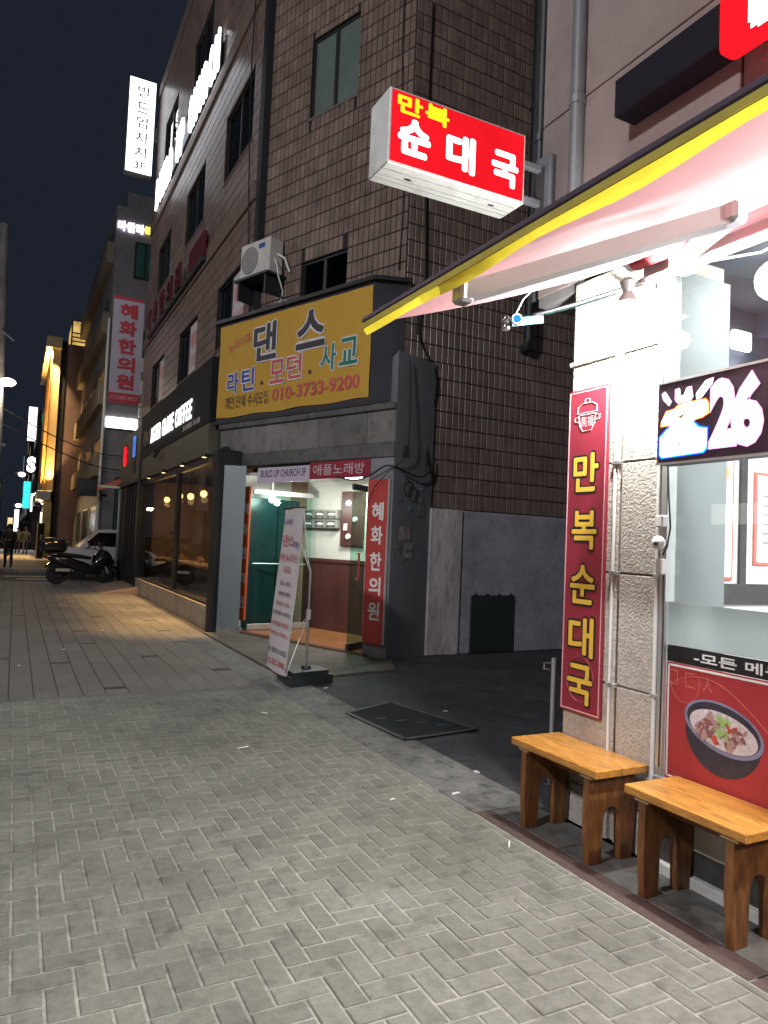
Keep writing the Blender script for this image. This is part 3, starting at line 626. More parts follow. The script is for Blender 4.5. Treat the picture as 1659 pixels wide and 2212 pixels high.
# string light rod with a coloured spot at its end
rod = thing('party_light', 'small hanging coloured spotlight on a rod of cable below the awning corner', 'light', (2.45, 3.22, 2.83))
g = MB(); g.tube([(2.93, 2.94, 3.03), (2.72, 3.06, 2.94), (2.58, 3.14, 2.89), (2.50, 3.19, 2.865)], .011, 7); obj('cable_rod', g, M_dkm, rod, True)
g = MB(); g.tube([(2.93, 2.93, 3.01), (2.71, 3.06, 2.92), (2.56, 3.15, 2.87)], .004, 6); obj('light_strip', g, emit('pale_cyan', (.35, .7, .65), .5, .5, 30), rod)
g = MB(); g.tube([(2.53, 3.13, 2.835), (2.40, 3.24, 2.82)], .024, 10); obj('body', g, mat('cyan_body', (.22, .42, .42), .5, .6, 40), rod)
g = MB(); g.tube([(2.395, 3.20, 2.822), (2.385, 3.175, 2.82)], .03, 12); lens = obj('lens_ring', g, M_alu, rod); g = MB(); g.lathe([(0, 0), (.022, 0)], (2.384, 3.172, 2.82), (-.4, -1, 0), 12); obj('lens', g, emit('blue_led', (.02, .2, 1), 2.2), lens)
g = MB(); g.ball((2.375, 3.26, 2.835), .026, 10, 8); g.ball((2.375, 3.26, 2.79), .026, 10, 8); obj('reflector', g, mat('chrome', (.8, .8, .8), .1, metal=1), rod, True)
g = MB(); g.tube([(2.40, 3.22, 2.845), (2.41, 3.16, 2.93), (2.44, 3.05, 3.0)], .004, 5); obj('wire', g, M_wht, rod)
g = MB(); g.tube([(2.83, 2.45, 2.96), (2.86, 2.62, 2.955), (2.85, 2.75, 2.97), (2.9, 2.83, 2.99)], .006, 6); g.tube([(2.9, 2.35, 2.98), (2.92, 2.1, 2.94), (2.92, 1.8, 2.98)], .006, 6)
setp(obj('loose_cable', g, M_wht, origin=(2.86, 2.6, 2.95)), 'loose white cable sagging below the awning rail', 'cable')
# ------------------------------------------------------------------ signs above the awning
db = MB(); db.box(2.80, XW, -3, 2.92, 3.95, 4.162, .006); setp(obj('sign_rail', db, mat('navy_box', (.010, .010, .016), .8, spec=.15), origin=(2.88, 0, 3.95)), 'long dark box mounted across the taupe wall above the awning', 'box')
def rrect(y0, y1, z0, z1, r, x, n=6):
    P = []
    for cy_, cz_, a in ((y1-r, z1-r, 0), (y0+r, z1-r, 90), (y0+r, z0+r, 180), (y1-r, z0+r, 270)):
        for k in range(n+1): t_ = math.radians(a+90*k/n); P.append((x, cy_+r*math.cos(t_), cz_+r*math.sin(t_)))
    return P
E_redl = emit('lit_red', (1.0, .012, .022), 1.0, .18, 2.2); E_wl = emit('lit_white', (1, .97, .98), 3.2)
for i, ch in enumerate('만복순대국'):
    y1 = 2.21-.95*i
    s_ = thing('letter_sign', 'glowing red rounded sign block above the awning, %s in its row' % ('nearest the pillar', 'second', 'third', 'fourth', 'fifth')[i], 'sign', (2.75, y1-.45, 3.82), 'red letter blocks above the awning')
    g = MB(); g.prism(rrect(y1-.9, y1, 3.825, 4.80, .07, 2.75), (.05, 0, 0)); obj('block', g, E_redl, s_)
    text(s_, ch, (2.7485, y1-.45, 4.30), (-1, 0, 0), .78, .86, E_wl, .05)
ps = thing('projecting_sign', 'red glowing box sign with white and yellow Korean letters projecting from the wall corner', 'sign', (2.3, 3.65, 3.7))
g = MB(); g.box(1.735, 2.69, 3.555, 3.80, 3.695, 4.135, .006); obj('case', g, mat('case_white', (.55, .55, .53), .5, .1, 4, stain=.15), ps)
g = MB()
for yy in (3.62, 3.69, 3.735): g.box(1.74, 2.685, yy, yy+.006, 3.6915, 3.6955)
obj('case_seam', g, mat('seam_grey', (.3, .3, .3), .6), ps)
for xx in (1.93, 2.52):
    g = MB(); g.box(xx-.02, xx+.02, 3.66, 3.672, 3.689, 3.6915); obj('drain_slot', g, M_black, ps)
g = MB(); g.box(1.75, 2.675, 3.5505, 3.5545, 3.71, 4.12); fc = obj('face', g, E_redl, ps)
for body, xc, zc, w, h, m_ in (('만', 1.865, 4.055, .165, .11, 0), ('복', 2.045, 4.055, .165, .115, 0), ('순', 1.90, 3.875, .215, .215, 1), ('대', 2.215, 3.878, .205, .225, 1), ('국', 2.535, 3.873, .20, .215, 1)):
    text(ps, body, (xc, 3.5497, zc), (0, -1, 0), w, h, (emit('lit_yellow', (1, .78, .02), 1.3), E_wl)[m_], .045)
g = MB()
for zz in (3.80, 4.03): g.box(2.69, XW+.004, 3.66, 3.70, zz-.02, zz+.02, .003)
g.box(2.90, XW+.003, 3.58, 3.715, 3.74, 4.10); obj('bracket', g, M_pipe, ps)
# pipes on the corner and wall of the upper floors
for (x, y, r, lb, m_) in ((2.925, 3.36, .045, 'pale grey downpipe running up the corner of the taupe wall', M_pipe), (3.00, 3.80, .038, 'dark downpipe just round the corner of the taupe wall by the projecting sign', M_dkm)):
    z0 = 3.2
    p = thing('downpipe', lb, 'pipe', (x, y, z0)); g = MB(); g.tube([(x, y, z0), (x, y, 9.5)], r, 12); obj('pipe', g, m_, p, True)
    for zz in (4.3, 5.6, 6.9):
        g = MB(); g.tube([(x, y, zz), (x, y, zz+.05)], r*1.18, 12); g.box(x-.01, XW+.01 if y < 3.7 else x+.01, y-.01 if y < 3.7 else 3.73, y+.01, zz+.01, zz+.04); obj('clamp', g, m_, p)
# ------------------------------------------------------------------ benches and pole
M_wood = mat('varnished_pine', (.56, .25, .05), .34, .32, 7, .08, 30, stretch=(9, 1.2, 9), coat=.3, stain=.3); M_wleg = mat('stained_pine', (.20, .078, .022), .5, .5, 5, .1, 30, stretch=(6, 6, 1.5), stain=.35); M_end = mat('end_grain', (.30, .19, .10), .6, .3, 40)
def bench(y0, y1, lb):
    b = thing('bench', lb, 'bench', (2.78, (y0+y1)/2, 0), 'wooden benches by the restaurant window')
    for a, c in ((2.60, 2.772), (2.776, 2.952)):
        g = MB(); g.box(a, c, y0, y1, .445, .485, .004); obj('seat_plank', g, M_wood, b)
    for yy in (y0+.07, y1-.11):
        P = [(2.635, yy, 0), (2.715, yy, 0), (2.722, yy, .18)] + [(2.777-.055*math.cos(t_), yy, .20+.075*math.sin(t_)) for t_ in [math.pi*k/10 for k in range(11)]] + [(2.832, yy, .18), (2.84, yy, 0), (2.92, yy, 0), (2.94, yy, .20), (2.93, yy, .443), (2.625, yy, .443), (2.618, yy, .2)]
        g = MB(); g.prism(P, (0, .04, 0)); obj('end_board', g, M_wleg, b)
        g = MB(); g.box(2.615, 2.94, yy-.022, yy+.062, .425, .4445, .003); obj('batten', g, M_end, b)
    g = MB(); g.box(2.76, 2.785, y0+.115, y1-.115, .36, .443, .003); obj('stretcher', g, M_wleg, b)
bench(2.70, 3.38, 'low wooden bench nearest the stone pillar and alley')
bench(1.885, 2.52, 'low wooden bench at the right edge in front of the soup bowl picture')
bo = thing('metal_pole', 'short metal pole with a hook standing in the alley behind the first bench', 'pole', (3.30, 3.85, 0))
g = MB(); g.tube([(3.30, 3.85, 0), (3.30, 3.85, .835)], .019, 10); obj('pole', g, M_alu, bo, True); g = MB(); g.tube([(3.28, 3.86, .80), (3.235, 3.875, .80), (3.235, 3.875, .76), (3.27, 3.865, .755)], .006, 6); obj('hook', g, M_alu, bo); g = MB(); g.lathe([(0, .012), (.05, .012), (.06, 0)], (3.30, 3.85, 0), (0, 0, 1), 12); obj('foot', g, M_dkm, bo)
# ================================================================== tiled corner building with the dance banner
AZ = math.radians(-21); P0 = Vector((4.45, 8.75, 0)); dA = Vector((math.sin(AZ), math.cos(AZ), 0)); nA = Vector((-math.cos(AZ), math.sin(AZ), 0)); ZU = Vector((0, 0, 1))
def frame(o, ex, ey):
    m = Matrix((ex, ey, ZU)).transposed().to_4x4(); m.translation = o; return m
FA = frame(P0, dA, nA)                                     # x: along the angled front, y: out of it
XU = 3.45; FS = frame(Vector((XU, 0, 0)), Vector((0, 1, 0)), Vector((-1, 0, 0)))   # upper street front: x = Y, y = out
_ad = Vector((-1, -.05, 0)).normalized(); PC = FA @ Vector((.08, -.35, 0)); FL = frame(PC, _ad, Vector((-_ad.y, _ad.x, 0)).normalized())
if FL.to_3x3().col[1].y > 0: FL = frame(PC, _ad, -Vector((-_ad.y, _ad.x, 0)).normalized())
def A(s, o, z): return FA @ Vector((s, o, z))
tb = thing('tiled_building', 'tall corner building clad in narrow brown tiles with angled entrance front', 'building', (4.0, 11.0, 0))
M_tile = mat('brown_tile', (.205, .146, .12), .34, .22, 3, .05, 40, isl=.16, stain=.14); M_grout = mat('grout', (.018, .016, .017), .9)
M_tilel = mat('dirty_grout', (.05, .04, .045), .9)
M_frame = mat('window_frame', (.025, .022, .022), .45); M_wgl = glass('window_glass', (.35, .40, .42), 1.55, .02)
M_back = mat('dark_room', (.012, .012, .016), .9)
TILES = []
def tilewall(F, s0, s1, z0, z1, holes, o=0.0, pw=.107, ph=.243, gap=.013, skip=None):
    nz = max(1, round((z1-z0)/ph)); ph = (z1-z0)/nz; nx = int((s1-s0)/pw); px_ = (s1-s0)/nx
    for j in range(nz):
        for i in range(nx):
            a, b, c, d = s0+i*px_, s0+(i+1)*px_, z0+j*ph, z0+(j+1)*ph
            q = [(a, b, c, d)]
            for (ha, hb, hc, hd) in holes:
                r_ = []
                for (a2, b2, c2, d2) in q:
                    if b2 <= ha or a2 >= hb or d2 <= hc or c2 >= hd: r_.append((a2, b2, c2, d2)); continue
                    if a2 < ha: r_.append((a2, ha, c2, d2))
                    elif b2 > hb: r_.append((hb, b2, c2, d2))
                    elif c2 < hc: r_.append((a2, b2, c2, hc))
                    elif d2 > hd: r_.append((a2, b2, hd, d2))
                q = r_
            for (a2, b2, c2, d2) in q:
                if b2-a2 > .025 and d2-c2 > .03: TILES.append((F, a2+gap*.55, b2-gap*.55, c2+gap*.7, d2-gap*.7, o))
def wallcells(mb, s0, s1, z0, z1, holes, o0, o1):
    zs = sorted(set([z0, z1] + [h for H_ in holes for h in H_[2:] if z0 < h < z1]))
    for za, zb in zip(zs[:-1], zs[1:]):
        cuts = sorted((max(s0, h[0]), min(s1, h[1])) for h in holes if h[2] < zb-1e-6 and h[3] > za+1e-6); p = s0
        for a, b in cuts:
            if a > p+1e-4: mb.box(p, a, o0, o1, za, zb)
            p = max(p, b)
        if p < s1-1e-4: mb.box(p, s1, o0, o1, za, zb)
# --- upper angled front
HA = [(1.24, 2.34, 8.52, 9.86), (1.30, 2.36, 5.45, 6.10), (1.24, 2.34, 12.0, 13.4)]
g = MB(FA); wallcells(g, .08, 3.62, 5.36, 16.4, HA, -.60, -.352); obj('wall', g, M_grout, tb)
tilewall(FA, .085, 3.60, 5.36, 12.9, HA, -.352)
# --- upper street front
rows = ((5.36, 6.64), (8.87, 10.27), (12.85, 14.25)); cols_ = ((12.75, 14.75), (16.6, 18.65), (20.75, 22.75)); HS = [(a, b, c, d) for c, d in rows for a, b in cols_]
YN, YE = 12.05, 24.55
g = MB(FS); wallcells(g, YN, YE, 4.6, 16.4, HS, -.25, -.002); obj('wall', g, M_grout, tb)
tilewall(FS, YN+.25, YE, 4.72, 15.9, HS, -.002)
g = MB(FS); g.box(YN-.02, YN+.20, -.2, .012, 4.6, 16.4); obj('corner_strip', g, M_dkm, tb)
for zz in (7.55, 11.35, 15.95):
    g = MB(FS); g.box(YN+.21, YE, 0, .06, zz, zz+.34, .01); obj('string_course', g, mat('course_stone', (.15, .11, .09), .7, .2, 5, .1, 40), tb)
for a, b in ((18.95, 20.45), (14.98, 16.38)):   # tile pilasters between the windows
    for c, d in rows:
        pass
# --- alley side
g = MB(FL); wallcells(g, -6.5, 0, 0, 16.4, [], -.3, -.002); obj('wall', g, M_tilel, tb)
tilewall(FL, -5.6, -.005, 4.24, 12.9, [], -.002); tilewall(FL, -5.6, -.56, 2.11, 4.24, [], -.002)
g = MB(); g.prism([(PC.x+.2, PC.y+.5, 16.38), (XU+.2, 12.3, 16.38), (XU+.2, YE-.02, 16.38), (10.5, YE-.02, 16.38), (10.5, 9.6, 16.38)], (0, 0, .05)); obj('roof', g, M_conc, tb)
g = MB(); g.box(XU+.26, 10.5, YE-.25, YE, 0, 16.38); obj('gable_wall', g, mat('gable_render', (.14, .12, .11), .85, .2, 2, .3, 30, stain=.3), tb)
# tiles: largest in view singly, the rest joined
def tile_mesh(mb, F, a, b, c, d, o):
    ch = .004; t = .013; V = [(a, o, c), (b, o, c), (b, o, d), (a, o, d), (a, o+t-ch, c), (b, o+t-ch, c), (b, o+t-ch, d), (a, o+t-ch, d), (a+ch, o+t, c+ch), (b-ch, o+t, c+ch), (b-ch, o+t, d-ch), (a+ch, o+t, d-ch)]
    mb.add([F @ Vector(v) for v in V], [(i, 4+i, 4+(i+1) % 4, (i+1) % 4) for i in range(4)] + [(4+i, 8+i, 8+(i+1) % 4, 4+(i+1) % 4) for i in range(4)] + [(8, 11, 10, 9)])
order = []
for i, (F, a, b, c, d, o) in enumerate(TILES):
    p = pix(F @ Vector(((a+b)/2, o, (c+d)/2))); ar = 0
    if p and 0 < p[0] < 1 and 0 < p[1] < 1:
        q1, q2, q3 = pix(F @ Vector((a, o, c))), pix(F @ Vector((b, o, c))), pix(F @ Vector((a, o, d)))
        ar = abs((q2[0]-q1[0])*(q3[1]-q1[1])-(q2[1]-q1[1])*(q3[0]-q1[0]))
    order.append((-ar, i))
order.sort(); bigt = set(i for a, i in order[:300]); rest = MB(); 
for i, tl in enumerate(TILES):
    if i in bigt: g = MB(); tile_mesh(g, *tl); obj('wall_tile', g, M_tile, tb)
    else: tile_mesh(rest, *tl)
obj('wall_tile_field', rest, M_tile, tb, kind='stuff')
# windows
M_blind = mat('blind_green', (.12, .155, .14), .25, .08, 2); M_wfr = mat('silver_frame', (.10, .10, .11), .4, metal=.5)
def window(F, a, b, c, d, o, pane, mull=1, fm=None, depth=.09):
    fm = fm or M_frame; f_ = .035; g = MB(F)
    g.box(a, a+f_, o-depth, o-depth+.05, c, d); g.box(b-f_, b, o-depth, o-depth+.05, c, d); g.box(a+f_, b-f_, o-depth, o-depth+.05, c, c+f_); g.box(a+f_, b-f_, o-depth, o-depth+.05, d-f_, d)
    for k in range(mull): x = a+(b-a)*(k+1)/(mull+1); g.box(x-.03, x+.03, o-depth, o-depth+.055, c+f_, d-f_)
    w = obj('window', g, fm, tb)
    for k in range(mull+1):
        x0 = a+(b-a)*k/(mull+1); x1 = a+(b-a)*(k+1)/(mull+1); g = MB(F); g.box(x0+.03, x1-.03, o-depth+.018, o-depth+.026, c+f_, d-f_); obj('pane', g, pane, w)
    g = MB(F); g.box(a-.02, b+.02, o-.45, o-.44, c-.02, d+.02); obj('room_back', g, M_back, w)
    g = MB(F); g.box(a-.03, b+.03, o, o+.028, c-.05, c-.004, .005); obj('sill', g, mat('sill_stone', (.12, .10, .09), .7), w)
for k, (a, b, c, d) in enumerate(HA): window(FA, a, b, c, d, -.352, M_blind if k == 0 else M_wgl)
for (a, b, c, d) in HS: window(FS, a, b, c, d, -.002, M_wgl, 1)
for (a, b) in cols_:      # clinic posters behind the second-floor panes
    ps_ = thing('window_poster', 'white clinic poster in the second-floor window %s' % {12.75: 'nearest the air conditioner', 16.6: 'in the middle above the coffee sign', 20.75: 'farthest along the street'}[a], 'poster', (XU, a, 5.4), 'clinic posters in the upper windows')
    ya, yb = (a+.15, a+.98)
    g = MB(FS); g.box(ya, yb, -.060, -.050, 5.40, 6.6); obj('sheet', g, mat('poster_white', (.6, .55, .56), .6, .05, 3), ps_)
    for t_, zz, hh in (('혜화', 6.2, .42), ('한의원', 5.7, .30)): text(ps_, t_, FS @ Vector(((ya+yb)/2, -.0485, zz)), (-1, 0, 0), .66, hh, M_redp, .01)
# --- church channel letters on the third/fourth floor
M_rail = mat('letter_rail', (.03, .03, .035), .6)
cl = thing('church_letter_sign', 'long row of glowing white capital letters running along the upper street front', 'sign', (XU-.1, 19, 11.7))
g = MB(FS); g.box(15.3, 23.15, .061, .10, 11.75, 12.5, .01); obj('rail', g, M_rail, cl)
E_ch = emit('church_white', (.93, .95, 1), 6); word = 'BUILD UP CHURCH'; n_ = len(word); y_ = 23.0
for i, ch in enumerate(word):
    yy = 23.0-(23.0-15.55)*i/(n_-1)
    if ch != ' ': text(cl, ch, (XU-.102, yy, 12.15), (-1, 0, 0), .37, .95, E_ch, .03, depth=.04, name='letter')
lampin(cl, 'letters_glow', 'AREA', (XU-.32, 19.2, 12.15), 35, (.85, .9, 1), aim=(XU+.5, 19.2, 11.3), size=7.4, sizey=.5).data.spread = math.radians(170)
# unlit red clinic letters above the second floor
rl = thing('clinic_letter_sign', 'row of unlit dark red letters on a dark rail above the second-floor windows', 'sign', (XU-.1, 19, 7.6))
g = MB(FS); g.box(15.8, 23.2, .061, .16, 7.62, 7.72, .01); obj('rail', g, M_rail, rl)
M_rdk = mat('dull_red_letter', (.10, .012, .018), .4)
for i, ch in enumerate('혜화한의원'): text(rl, ch, (XU-.17, 22.7-1.1*i, 8.0), (-1, 0, 0), .62, .62, M_rdk, .03, depth=.06, name='letter')
g = MB(FS); g.box(15.8, 17.3, .062, .14, 7.72, 8.3, .01); obj('panel', g, M_rdk, rl)
# --- banner box
bx = thing('sign_box', 'dark boxed signboard over the entrance carrying the yellow dance banner', 'sign box', (3.7, 10.6, 3.55))
Pb = [(.38, 0), (4.02, 0), (4.02, -.40), (.2, -.40)]; 
def planA(pts, z0, z1, name, m, par, ch=0):
    g = MB(); g.prism([A(s, o, z0) for s, o in pts], (0, 0, z1-z0)); return obj(name, g, m, par)
cs = ((PC-P0).dot(dA), (PC-P0).dot(nA)); M_nav = mat('navy_panel', (.022, .022, .03), .55, .3, 3)
planA([(.36, 0), (4.02, 0), (4.02, -.345), (cs[0]-.02, -.345)], 3.56, 5.27, 'case', M_nav, bx)
planA([(.30, .07), (4.12, .07), (4.12, -.345), (-.05, -.345)], 5.272, 5.33, 'lid', M_dkm, bx); planA([(.30, .04), (4.08, .04), (4.08, -.34), (-.0, -.34)], 3.50, 3.558, 'bottom_trim', M_dkm, bx)
bn = thing('dance_banner', 'yellow cloth banner for a dance school with dark, blue, red and green Korean letters', 'banner', A(2.2, .01, 3.6))
g = MB(); V = []; nx, nz = 40, 16
for i in range(nx+1):
    for j in range(nz+1):
        s_ = .37+(4.0-.37)*i/nx; z_ = 3.61+.012*math.sin(i*.5)*(j == 0)+(5.215-3.61)*j/nz; V.append(A(s_, .014+.004*math.sin(i*.8+j*.35)+.003*math.sin(j*.9-i*.3), z_))
g.add(V, [(i*(nz+1)+j, i*(nz+1)+j+1, (i+1)*(nz+1)+j+1, (i+1)*(nz+1)+j) for i in range(nx) for j in range(nz)]); obj('cloth', g, mat('yellow_cloth', (.50, .285, .035), .75, .06, 4, .1, 300), bn, True)
M_dk = mat('ink_dark', (.035, .03, .04), .6); M_bl = mat('ink_blue', (.03, .05, .28), .6); M_rd = mat('ink_red', (.50, .07, .08), .6); M_gr = mat('ink_green', (.01, .16, .11), .6); M_ol = mat('ink_outline', (.6, .58, .6), .6)
for body, s_, z_, w, h, m_, bo in (('댄', 2.745, 4.775, .60, .62, M_dk, .03), ('스', 1.645, 4.80, .66, .60, M_dk, .03), ('라', 3.56, 4.19, .31, .36, M_bl, .02), ('틴', 3.15, 4.20, .34, .38, M_bl, .02), ('모', 2.40, 4.24, .36, .38, M_rd, .02), ('던', 1.99, 4.265, .36, .38, M_rd, .02), ('사', 1.22, 4.30, .34, .40, M_gr, .02), ('교', .80, 4.33, .38, .40, M_gr, .02), ('010-3733-9200', 1.52, 3.868, 1.94, .21, M_rd, .02), ('개인,단체 수시모집', 3.18, 3.85, 1.16, .22, M_dk, .0), ('.', 2.78, 4.10, .07, .07, M_dk, .02), ('.', 1.62, 4.13, .07, .07, M_dk, .02)):
    if len(body) < 2 and body != '.': text(bn, body, A(s_, .0225, z_), nA, w+.045, h+.045, M_ol, bo+.035)
    text(bn, body, A(s_, .0245, z_), nA, w, h, m_, bo)
text(bn, '뉴라이프', A(3.43, .0235, 4.86), nA, .64, .17, M_rd, 0, rot=.22)
lf = A(2.2, .2, 6)
# air conditioner
ac = thing('air_conditioner', 'boxy pale outdoor air conditioner unit bracketed to the tiled wall above the banner', 'air conditioner', A(3.2, -.1, 5.9))
g = MB(FA); g.box(2.78, 3.56, -.30, .0, 5.97, 6.56, .02); obj('case', g, mat('ac_white', (.55, .53, .50), .5, .08, 4, stain=.15), ac)
g = MB(); g.lathe([(0, .004), (.05, .012), (.22, .012), (.235, 0)], A(3.30, .0, 6.25), nA, 22); obj('fan_grille', g, mat('grille_grey', (.22, .21, .20), .6), ac, True)
g = MB(FA); g.box(2.90, 3.06, .0, .003, 6.40, 6.48); obj('badge', g, M_bl, ac)
g = MB(FA); g.box(2.72, 3.62, -.345, .08, 5.91, 5.95); g.box(2.78, 2.82, -.345, .05, 5.60, 5.91); g.box(3.50, 3.54, -.345, .05, 5.60, 5.91); obj('bracket', g, M_dkm, ac)
g = MB(); g.tube([A(2.775, -.12, 6.2), A(2.70, -.1, 6.1), A(2.70, -.15, 5.9), A(2.75, -.3, 5.7), A(2.9, -.34, 5.4)], .012, 6); g.tube([A(2.775, -.18, 6.3), A(2.62, -.2, 6.2), A(2.60, -.3, 6.0)], .018, 6); obj('hose', g, M_wht, ac, True)
# --- ground floor of the angled entrance, dark stone
en = thing('entrance_surround', 'dark grey stone surround of the entrance with panelled fascia and corner pier', 'entrance', A(1.5, 0, 0))
M_st = mat('grey_stone', (.105, .10, .10), .65, .25, 6, .3, 60, stain=.35); M_st2 = mat('dark_pier', (.20, .20, .225), .7, .12, 4, .08, 50)
planA([(-.15, -.0), (.30, -.0), (.30, -.5), (-.1, -.5)], 0, 2.74, 'pier_front', M_st2, en)
g = MB(); g.prism([(4.506, 8.606, 0), (5.30, 8.935, 0), (5.30, 9.25, 0), (4.7, 9.35, 0)], (0, 0, 4.2)); obj('corner_pier', g, M_st2, en)
for a, b in ((-.12, .395), (.405, 1.405), (1.415, 2.265), (2.275, 3.075), (3.085, 3.88)):
    g = MB(FA); g.box(a, b, -.3, -.012-.004*((a*7) % 1), 2.955, 3.40, .004); obj('stone_panel', g, mat('panel_stone', (.165, .155, .15), .6, .2, 4, .15, 60, isl=.25, stain=.3), en)
g = MB(FA); g.box(-.15, 3.9, -.32, .02, 2.745, 2.95, .012); obj('cornice', g, M_st, en); g = MB(FA); g.box(-.14, 3.9, -.32, .03, 3.405, 3.499, .012); obj('upper_ledge', g, M_st, en)
g = MB(FA); g.box(-.1, 3.2, -.9, -.30, 2.6, 3.5); obj('lintel', g, M_back, en)
# metal clad pier at the left of the doorway
mp = thing('steel_pier', 'brushed steel clad pier left of the glass entrance', 'pillar', (3.1, 11.6, 0)); M_steel = mat('brushed_steel', (.17, .195, .21), .45, .08, .8, .01, 200, metal=.5)
g = MB(); g.prism([(2.99, 11.68, 0), (3.31, 11.52, 0), (3.40, 11.9, 0), (3.05, 12.1, 0)], (0, 0, 2.74)); obj('cladding', g, M_steel, mp)
g = MB(); g.prism([(2.985, 11.67, 0), (3.365, 11.485, 0), (3.43, 11.9, 0), (3.05, 12.1, 0)], (0, 0, .1)); obj('base', g, M_conc, mp)
# lobby
M_teal = mat('teal_panel', (.012, .052, .058), .3, .2, 3); M_wain = mat('wainscot', (.085, .032, .026), .4, .2, 3, stretch=(1, 1, .3)); M_cream = mat('cream_wall', (.62, .62, .55), .7, .06, 3); M_ofl = mat('orange_floor', (.34, .14, .05), .35, .2, 3, stain=.25)
lb = thing('entrance_lobby', 'lit entrance lobby with cream wall, brown wainscot and orange floor behind the glass doors', 'lobby', A(1.5, -.8, 0)); BK = -1.35
g = MB(FA); g.box(-.1, 3.2, BK-.1, -.02, -.03, .055); obj('floor', g, M_ofl, lb); g = MB(FA); g.box(.2, 3.22, -.02, .06, -.03, .052, .01); obj('threshold', g, mat('brown_step', (.10, .045, .025), .5, .3, 8), lb)
g = MB(FA); g.box(-.1, 3.3, BK-.1, BK, 1.27, 2.62); obj('back_wall', g, M_cream, lb)
for k in range(10):
    a = -.1+.33*k; g = MB(FA); g.box(a+.003, a+.327, BK-.1, BK+.015, .055, 1.2, .004); obj('wainscot_board', g, M_wain, lb)
g = MB(FA); g.box(-.1, 3.2, BK-.1, BK+.03, 1.2, 1.268, .008); obj('dado_rail', g, M_wain, lb)
g = MB(FA); g.box(3.18, 3.26, BK, -.03, .055, 2.62); obj('side_wall', g, M_cream, lb); g = MB(FA); g.box(-.1, -.02, BK, -.06, .055, 2.62); obj('side_wall', g, M_cream, lb)
g = MB(FA); g.box(3.12, 3.178, -1.30, -.12, .056, 2.25, .004); tl_ = obj('teal_door', g, M_teal, lb); g = MB(FA); g.box(3.105, 3.119, -.74, -.73, .06, 2.24); obj('door_gap', g, M_black, tl_)
g = MB(FA); g.box(-.1, 3.2, BK, -.02, 2.601, 2.64); obj('ceiling', g, mat('lobby_ceiling', (.5, .5, .48), .8), lb)
lw = thing('lobby_lamp', 'small glowing white lamp high at the left inside the lobby', 'lamp', A(2.95, -.45, 2.4)); g = MB(); g.ball(A(2.95, -.45, 2.25), .055, 12, 8, (1, 1, 1.4)); obj('bulb', g, E_lamp, lw, True); g = MB(); g.tube([A(2.95, -.45, 2.32), A(2.95, -.45, 2.60)], .02, 8); obj('stem', g, M_wht, lw)
lampin(lw, 'lobby_bulb', 'POINT', A(2.6, -.6, 2.2), 18, (.95, 1, .92), size=.06)
l2 = thing('lobby_ceiling_lamp', 'flat round ceiling lamp inside the lobby out of sight above the doors', 'lamp', A(1.4, -.8, 2.56)); g = MB(); g.lathe([(0, -.03), (.13, -.03), (.15, 0)], A(1.4, -.8, 2.6), (0, 0, 1), 20); obj('disc', g, E_lamp, l2); lampin(l2, 'lobby_light', 'AREA', A(1.4, -.8, 2.55), 55, (1, .98, .9), aim=A(1.4, -.8, 0), size=.3)
# mailboxes
M_mb = mat('mailbox_grey', (.30, .30, .27), .4, .1, 5, metal=.4)
nmx = ('left', 'middle', 'right')
for r_ in range(2):
    for c_ in range(3):
        s0 = 2.19+.29*c_; z0 = 1.79+.165*r_
        mbx = thing('mailbox', 'grey mailbox on the lobby wall, %s row, %s of three' % (('lower', 'upper')[r_], ('right', 'middle', 'left')[c_]), 'mailbox', A(s0, BK, z0), 'mailboxes on the lobby wall')
        g = MB(FA); g.box(s0, s0+.28, BK+.002, BK+.10, z0, z0+.155, .008); obj('case', g, M_mb, mbx)
        g = MB(FA); g.box(s0+.05, s0+.23, BK+.1, BK+.106, z0+.09, z0+.12); obj('slot', g, M_black, mbx)
        g = MB(FA); g.box(s0+.06, s0+.06+rnd.uniform(.1, .15), BK+.1, BK+.125, z0+.06, z0+.10); obj('letter', g, M_wht, mbx)
        g = MB(FA)
        for q in (.06, .22): g.box(s0+q-.02, s0+q+.02, BK+.1, BK+.104, z0+.02, z0+.045, .004)
        obj('label_hole', g, M_black, mbx)
nb = thing('notice_board', 'dark brown meter panel with round gauges on the lobby wall', 'panel', A(1.9, BK, 1.5)); g = MB(FA); g.box(1.62, 2.15, BK+.002, BK+.05, 1.5, 2.42, .01); obj('board', g, M_wain, nb)
for s_, z_, r_ in ((1.97, 2.22, .06), (1.95, 1.66, .05), (1.80, 1.95, .05)): g = MB(); g.lathe([(0, .03), (r_*.8, .03), (r_, 0)], A(s_, BK+.05, z_), nA, 16); obj('gauge', g, M_wht, nb)
g = MB(FA); g.box(1.98, 2.06, BK+.05, BK+.07, 1.76, 1.88, .005); obj('plate', g, M_cream, nb)
